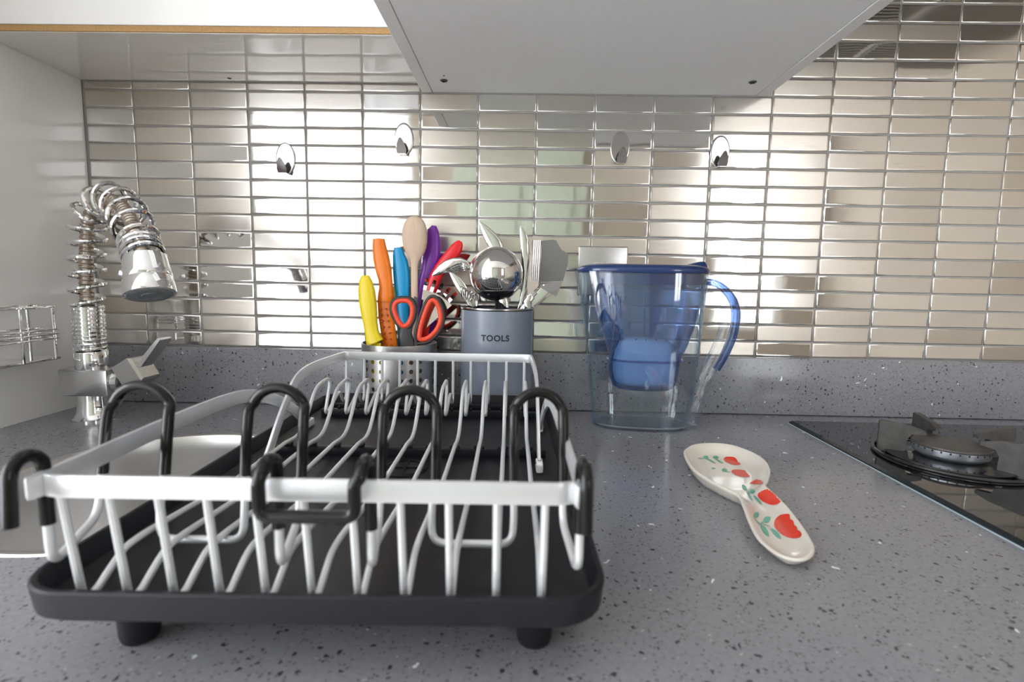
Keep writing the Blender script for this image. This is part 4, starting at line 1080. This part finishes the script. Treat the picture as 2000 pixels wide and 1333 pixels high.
def wall_hook(px, flip, label):
    c = PY(*px, -0.001); root = thing('wall_hook', label, 'hook', (c.x, -0.0006, c.z), 0, 'oval steel hooks on the tiles')
    a, b = 0.0165, 0.0270; V = []; Fc = []; n = 40
    for y, s_ in ((0.0, 1.0), (-0.0016, 1.0), (-0.0021, 0.96), (-0.0021, 0.88)):
        for k in range(n):
            t = 2*math.pi*k/n; V.append((a*s_*math.cos(t), y, b*s_*math.sin(t)))
    for j in range(3):
        for k in range(n): Fc.append((j*n+k, j*n+(k+1) % n, (j+1)*n+(k+1) % n, (j+1)*n+k))
    Fc.append(tuple(3*n+k for k in range(n))); Fc.append(tuple(range(n)))
    new('backplate', V, Fc, MT['hookst'], root)
    tp_ = [(-0.0075, -0.026), (0.0075, -0.026), (0.0085, -0.020), (0.0060, -0.011), (0.0020, -0.0035), (-0.0005, -0.0020), (-0.0030, -0.0035), (-0.0068, -0.011), (-0.0085, -0.020)]
    sx = -1 if flip else 1
    MB().prism([(sx*(x-0.002), -0.0110-0.38*(z+0.026), z) for x, z in tp_], [(sx*(x-0.002), -0.0098-0.38*(z+0.026), z) for x, z in tp_]).build('hook_tongue', MT['dark_reflect'], root, True, 30)
    MB().box((sx*-0.002-0.0075, -0.0110, -0.0268), (sx*-0.002+0.0075, -0.0015, -0.0256), 0.0004, 1).build('hook_base', MT['steel'], root)
wall_hook((558, 310), False, 'oval steel stick-on hook on the tiles, leftmost of the four')
wall_hook((789, 272), False, 'oval steel stick-on hook on the tiles above the purple knife')
wall_hook((1211, 289), True, 'oval steel stick-on hook on the tiles above the socket plate')
wall_hook((1406, 297), True, 'oval steel stick-on hook on the tiles, rightmost of the four')

# ================================================================== SPOON REST
rz_ = 0.019
OUT = [(1335, 885), (1342, 874), (1360, 867), (1395, 865), (1430, 869), (1468, 882), (1494, 898), (1505, 916), (1502, 934), (1497, 944), (1510, 956), (1538, 985), (1567, 1025), (1585, 1057), (1591, 1074), (1588, 1088), (1574, 1097), (1552, 1098), (1526, 1091), (1500, 1075), (1476, 1048), (1460, 1012), (1450, 982), (1440, 962), (1418, 950), (1380, 932), (1350, 912)]
oc = [PZ(u, v, rz_ if v < 950 else rz_-0.010*min(1, (v-950)/120)) for u, v in OUT]
SRo = Vector((sum(p.x for p in oc)/len(oc), sum(p.y for p in oc)/len(oc), 0))
poly = [((p-SRo).x, (p-SRo).y) for p in smooth_path([Vector((p.x, p.y, 0)) for p in oc], 5, True)]
poly = [(x, y) for x, y in [((Vector((p.x, p.y, 0))-SRo).x, (Vector((p.x, p.y, 0))-SRo).y) for p in smooth_path([Vector((p.x, p.y, 0)) for p in oc], 5, True)]]
def dist_in(x, y):
    d = 1e9; ins = False; n = len(poly); j = n-1
    for i in range(n):
        x1, y1 = poly[i]; x2, y2 = poly[j]
        if (y1 > y) != (y2 > y) and x < (x2-x1)*(y-y1)/(y2-y1)+x1: ins = not ins
        ex, ey = x2-x1, y2-y1; L2_ = ex*ex+ey*ey
        t = max(0, min(1, ((x-x1)*ex+(y-y1)*ey)/L2_)) if L2_ > 0 else 0
        d = min(d, math.hypot(x-x1-t*ex, y-y1-t*ey)); j = i
    return d if ins else -d
ymin, ymax = min(p[1] for p in poly), max(p[1] for p in poly)
def rim_h(y): return 0.0115+0.0075*max(0, min(1, (y-(ymin+0.03))/0.16))
def floor_h(y): return 0.0065-0.0025*max(0, min(1, (y-(ymin+0.10))/0.06))
def surf(x, y):
    d = max(0.0, dist_in(x, y)); rh, fh = rim_h(y), floor_h(y)
    if d <= 0.0028: return rh-0.0012*((0.0014-d)/0.0014)**2 if d < 0.0014 else rh-0.0004*((d-0.0014)/0.0014)
    t = min(1, (d-0.0028)/0.017); return fh+(rh-0.0004-fh)*(1-t)**2.2
bm = bmesh.new()
STEP = 0.0040
xs = [min(p[0] for p in poly)+i*STEP for i in range(int((max(p[0] for p in poly)-min(p[0] for p in poly))/STEP)+2)]
from mathutils.geometry import delaunay_2d_cdt
pts2 = [Vector(p) for p in poly]; nb = len(pts2); edges = [(i, (i+1) % nb) for i in range(nb)]
cen = Vector((0, 0))
for off in (0.0007, 0.0014, 0.0028, 0.006):      # offset rings keep the rim crisp
    for i in range(nb):
        a, b = Vector(poly[i-1]), Vector(poly[(i+1) % nb]); t = (b-a).normalized(); nrm = Vector((-t.y, t.x)); q = Vector(poly[i])+nrm*off
        if dist_in(q.x, q.y) < 0: q = Vector(poly[i])-nrm*off
        if dist_in(q.x, q.y) > off*0.8: pts2.append(q)
y = ymin
while y < ymax:
    for x in xs:
        if dist_in(x, y) > 0.0085: pts2.append(Vector((x, y)))
    y += STEP
vv, ee, ff, *_ = delaunay_2d_cdt(pts2, edges, [], 1, 1e-6)
TOP = [(v.x, v.y, surf(v.x, v.y)) for v in vv]
def under(x, y):
    d = max(0, dist_in(x, y)); rh = rim_h(y)-0.0012; t = min(1, d/0.011); return max(0.0, (rh)*(1-t)**1.3*0.9) if d < 0.011 else 0.0
BOT = [(v.x, v.y, min(under(v.x, v.y), surf(v.x, v.y)-0.0015 if dist_in(v.x, v.y) > 0.001 else rim_h(v.y)-0.0022)) for v in vv]
n = len(TOP); bc_ = {}
for f in ff:
    for i in range(len(f)):
        e = tuple(sorted((f[i], f[(i+1) % len(f)]))); bc_[e] = bc_.get(e, 0)+1
Fs = [(a, b, b+n, a+n) for (a, b), c in bc_.items() if c == 1]
sr = thing('spoon_rest', 'cream ceramic spoon rest painted with red tulips', 'spoon rest', SRo)
new('dish', TOP+BOT, [tuple(f) for f in ff]+[tuple(n+i for i in reversed(f)) for f in ff]+Fs, MT['ceramic'], sr, True, 70)
ZS = lambda u, v: (1320+u/4.937, 850+v/4.937)
from mathutils.bvhtree import BVHTree
dish_bvh = BVHTree.FromPolygons([Vector(p) for p in TOP], [tuple(f) for f in ff])
def on_dish(x, y):
    h = dish_bvh.ray_cast(Vector((x, y, 0.1)), Vector((0, 0, -1)))
    return (h[0].z if h[0] is not None else surf(x, y)) + 0.0005
def decal(name, outline, mat):
    """flat print: each point of the traced shape is carried onto the glazed surface it lies on"""
    P = [Vector((p.x, p.y)) for p in smooth_path([Vector((a, b, 0)) for a, b in outline], 2, True)]
    c = sum(P, Vector((0, 0)))/len(P); Q = [c]; Fc = []; K = 5; m = len(P)
    for k in range(1, K+1): Q += [c+(p-c)*(k/K) for p in P]
    for i in range(m): Fc.append((0, 1+i, 1+(i+1) % m))
    for k in range(K-1):
        for i in range(m): Fc.append((1+k*m+i, 1+k*m+(i+1) % m, 1+(k+1)*m+(i+1) % m, 1+(k+1)*m+i))
    V = []; bad = set()
    for i, p in enumerate(Q):
        h = dish_bvh.ray_cast(CAM-SRo, ray(*ZS(p.x, p.y)).normalized())
        if h[0] is None: bad.add(i); V.append(Vector((0, 0, 0)))
        else: V.append(h[0]+h[1].normalized()*0.0004*(1 if h[1].z > 0 else -1))
    return new(name, V, [f for f in Fc if not bad & set(f)], mat, sr)
TUL = [[(462, 235), (480, 215), (530, 212), (570, 220), (592, 245), (600, 262), (625, 280), (610, 290), (560, 290), (510, 275), (475, 258)],
       [(535, 352), (560, 336), (620, 338), (665, 345), (680, 368), (700, 388), (716, 402), (690, 409), (630, 405), (580, 390), (548, 372)],
       [(710, 468), (740, 450), (775, 432), (790, 430), (800, 440), (822, 434), (826, 448), (842, 455), (838, 468), (800, 481), (750, 476)],
       [(790, 580), (810, 555), (860, 530), (915, 524), (935, 530), (945, 560), (965, 555), (975, 590), (1000, 592), (1018, 625), (1005, 655), (960, 678), (900, 672), (840, 645), (800, 610)],
       [(948, 850), (965, 810), (1010, 775), (1070, 764), (1100, 772), (1105, 815), (1135, 830), (1145, 875), (1170, 890), (1172, 920), (1200, 932), (1214, 965), (1190, 995), (1120, 1000), (1040, 975), (980, 925), (952, 890)]]
for t_ in TUL: decal('tulip', t_, MT['tulip'])
def leaf(c, L, Wd, ang): 
    ca, sa = math.cos(ang), math.sin(ang)
    return [(c[0]+ca*L*x-sa*Wd*y, c[1]+sa*L*x+ca*Wd*y) for x, y in ((-1, 0), (-0.6, -0.7), (0, -1), (0.6, -0.7), (1, 0), (0.6, 0.7), (0, 1), (-0.6, 0.7))]
for c, L, Wd, ang in (((290, 218), 26, 16, 0.2), ((383, 218), 28, 15, 0), ((340, 252), 48, 8, 0.5), ((420, 255), 45, 8, 0.5), ((240, 230), 35, 3, 0.1),
                      ((468, 340), 28, 15, 0), ((495, 358), 36, 3, 0.1), ((362, 324), 22, 6, 0.1),
                      ((662, 512), 38, 18, 0.9), ((738, 548), 30, 22, -0.2), ((715, 600), 52, 11, 1.0), ((790, 630), 62, 12, 0.85), ((700, 555), 30, 4, 0.9),
                      ((775, 775), 34, 27, -0.9), ((878, 820), 42, 30, -0.6), ((858, 925), 72, 22, 1.0), ((965, 955), 72, 20, 0.8), ((790, 845), 52, 5, 0.75), ((860, 870), 60, 4, 0.35), ((830, 848), 24, 4, -0.3)):
    decal('leaf', leaf(c, L, Wd, ang), MT['leaf'])

# ================================================================== GAS HOB
HX0 = 1.1300
hb = thing('gas_hob', 'black glass gas hob with an iron pan support at the right', 'hob', (HX0, -0.0760, 0.0))
HXW, HYW = 0.58, 0.50
def hrect(inset, z): return [(inset, -HYW+inset, z), (HXW-inset, -HYW+inset, z), (HXW-inset, -inset, z), (inset, -inset, z)]
MB().loft([hrect(-0.0011, 0.0003), hrect(-0.0012, 0.0012), hrect(0.0, 0.0016)], cap=False).build('pale_line', MT['hobline'], hb, False)  # thin pale strip around the foot of the glass
MB().loft([hrect(0.0, 0.0017), hrect(0.0, 0.0034), hrect(0.0035, 0.0062)], cap=False).build('glass_edge', MT['hobedge'], hb, False)
MB().loft([hrect(0.0035, 0.0004), hrect(0.0036, 0.0062)]).build('glass_top', MT['hobglass'], hb, False)
def burner(cx, cy, k=1.0):
    bu = MB().lathe([(0.0, 0.0070), (0.066*k, 0.0070), (0.070*k, 0.0078), (0.070*k, 0.0095), (0.066*k, 0.0105), (0.050*k, 0.0100), (0.046*k, 0.0120), (0.0, 0.0120)], (cx, cy, 0), 64).build('burner_dish', MT['enamel'], hb)
    MB().lathe([(0.0, 0.0122), (0.034*k, 0.0122), (0.040*k, 0.0165), (0.041*k, 0.0180), (0.041*k, 0.0255), (0.0, 0.0255)], (cx, cy, 0), 64).build('burner_crown', MT['burner'], bu)
    nt_ = MB()
    for i in range(28):
        a = 2*math.pi*i/28; c, s_ = math.cos(a), math.sin(a); rr_ = 0.0409*k; w_ = 0.0009
        nt_.add([(cx+c*rr_-s_*w_*sx+c*dx, cy+s_*rr_+c*w_*sx+s_*dx, z) for dx in (0, 0.0006) for (sx, z) in ((-1, 0.0228), (1, 0.0228), (1, 0.0252), (-1, 0.0252))], [(0, 1, 2, 3), (4, 5, 6, 7), (0, 1, 5, 4), (1, 2, 6, 5), (2, 3, 7, 6), (3, 0, 4, 7)])
    nt_.build('flame_slot', MT['dark'], bu, False)['kind'] = 'stuff'
    MB().lathe([(0.0, 0.0256), (0.0405*k, 0.0256), (0.0415*k, 0.0268), (0.0405*k, 0.0290), (0.034*k, 0.0300), (0.0, 0.0302)], (cx, cy, 0), 64).build('burner_cap', MT['burnercap'], bu)
bcp = PZ(1857, 868, 0.0275)-hb.location
burner(bcp.x, bcp.y, 1.0)
ps = thing('pan_support', 'worn cast iron pan support ring over the gas burner', 'pan support', hb.location+Vector((bcp.x+0.005, bcp.y+0.002, 0.0064)))
MB().tube([(0.086*math.cos(2*math.pi*i/64), 0.086*math.sin(2*math.pi*i/64), 0.0030) for i in range(64)], 0.0026, 8, closed=True).build('ring', MT['enamel'], ps)
def fin(a):
    c, s_ = math.cos(a), math.sin(a); t_ = 0.0042
    pr_ = [(0.082, 0.0), (0.082, 0.041), (0.080, 0.043), (0.046, 0.0385), (0.030, 0.0330), (0.030, 0.0290), (0.046, 0.0275), (0.0500, 0.020), (0.0490, 0.0)]
    A = [(c*r-s_*t_, s_*r+c*t_, z) for r, z in pr_]; Bq = [(c*r+s_*t_, s_*r-c*t_, z) for r, z in pr_]
    return MB().prism(A, Bq).build('support_finger', MT['iron'], ps, True, 30)
for a in (155, 83, 5, -66): fin(math.radians(a))
for (dx, dy) in ((0.30, 0.0), (0.0, -0.26), (0.30, -0.26)):
    if bcp.x+dx+0.1 < HXW and bcp.y+dy-0.1 > -HYW: burner(bcp.x+dx, bcp.y+dy, 0.8)
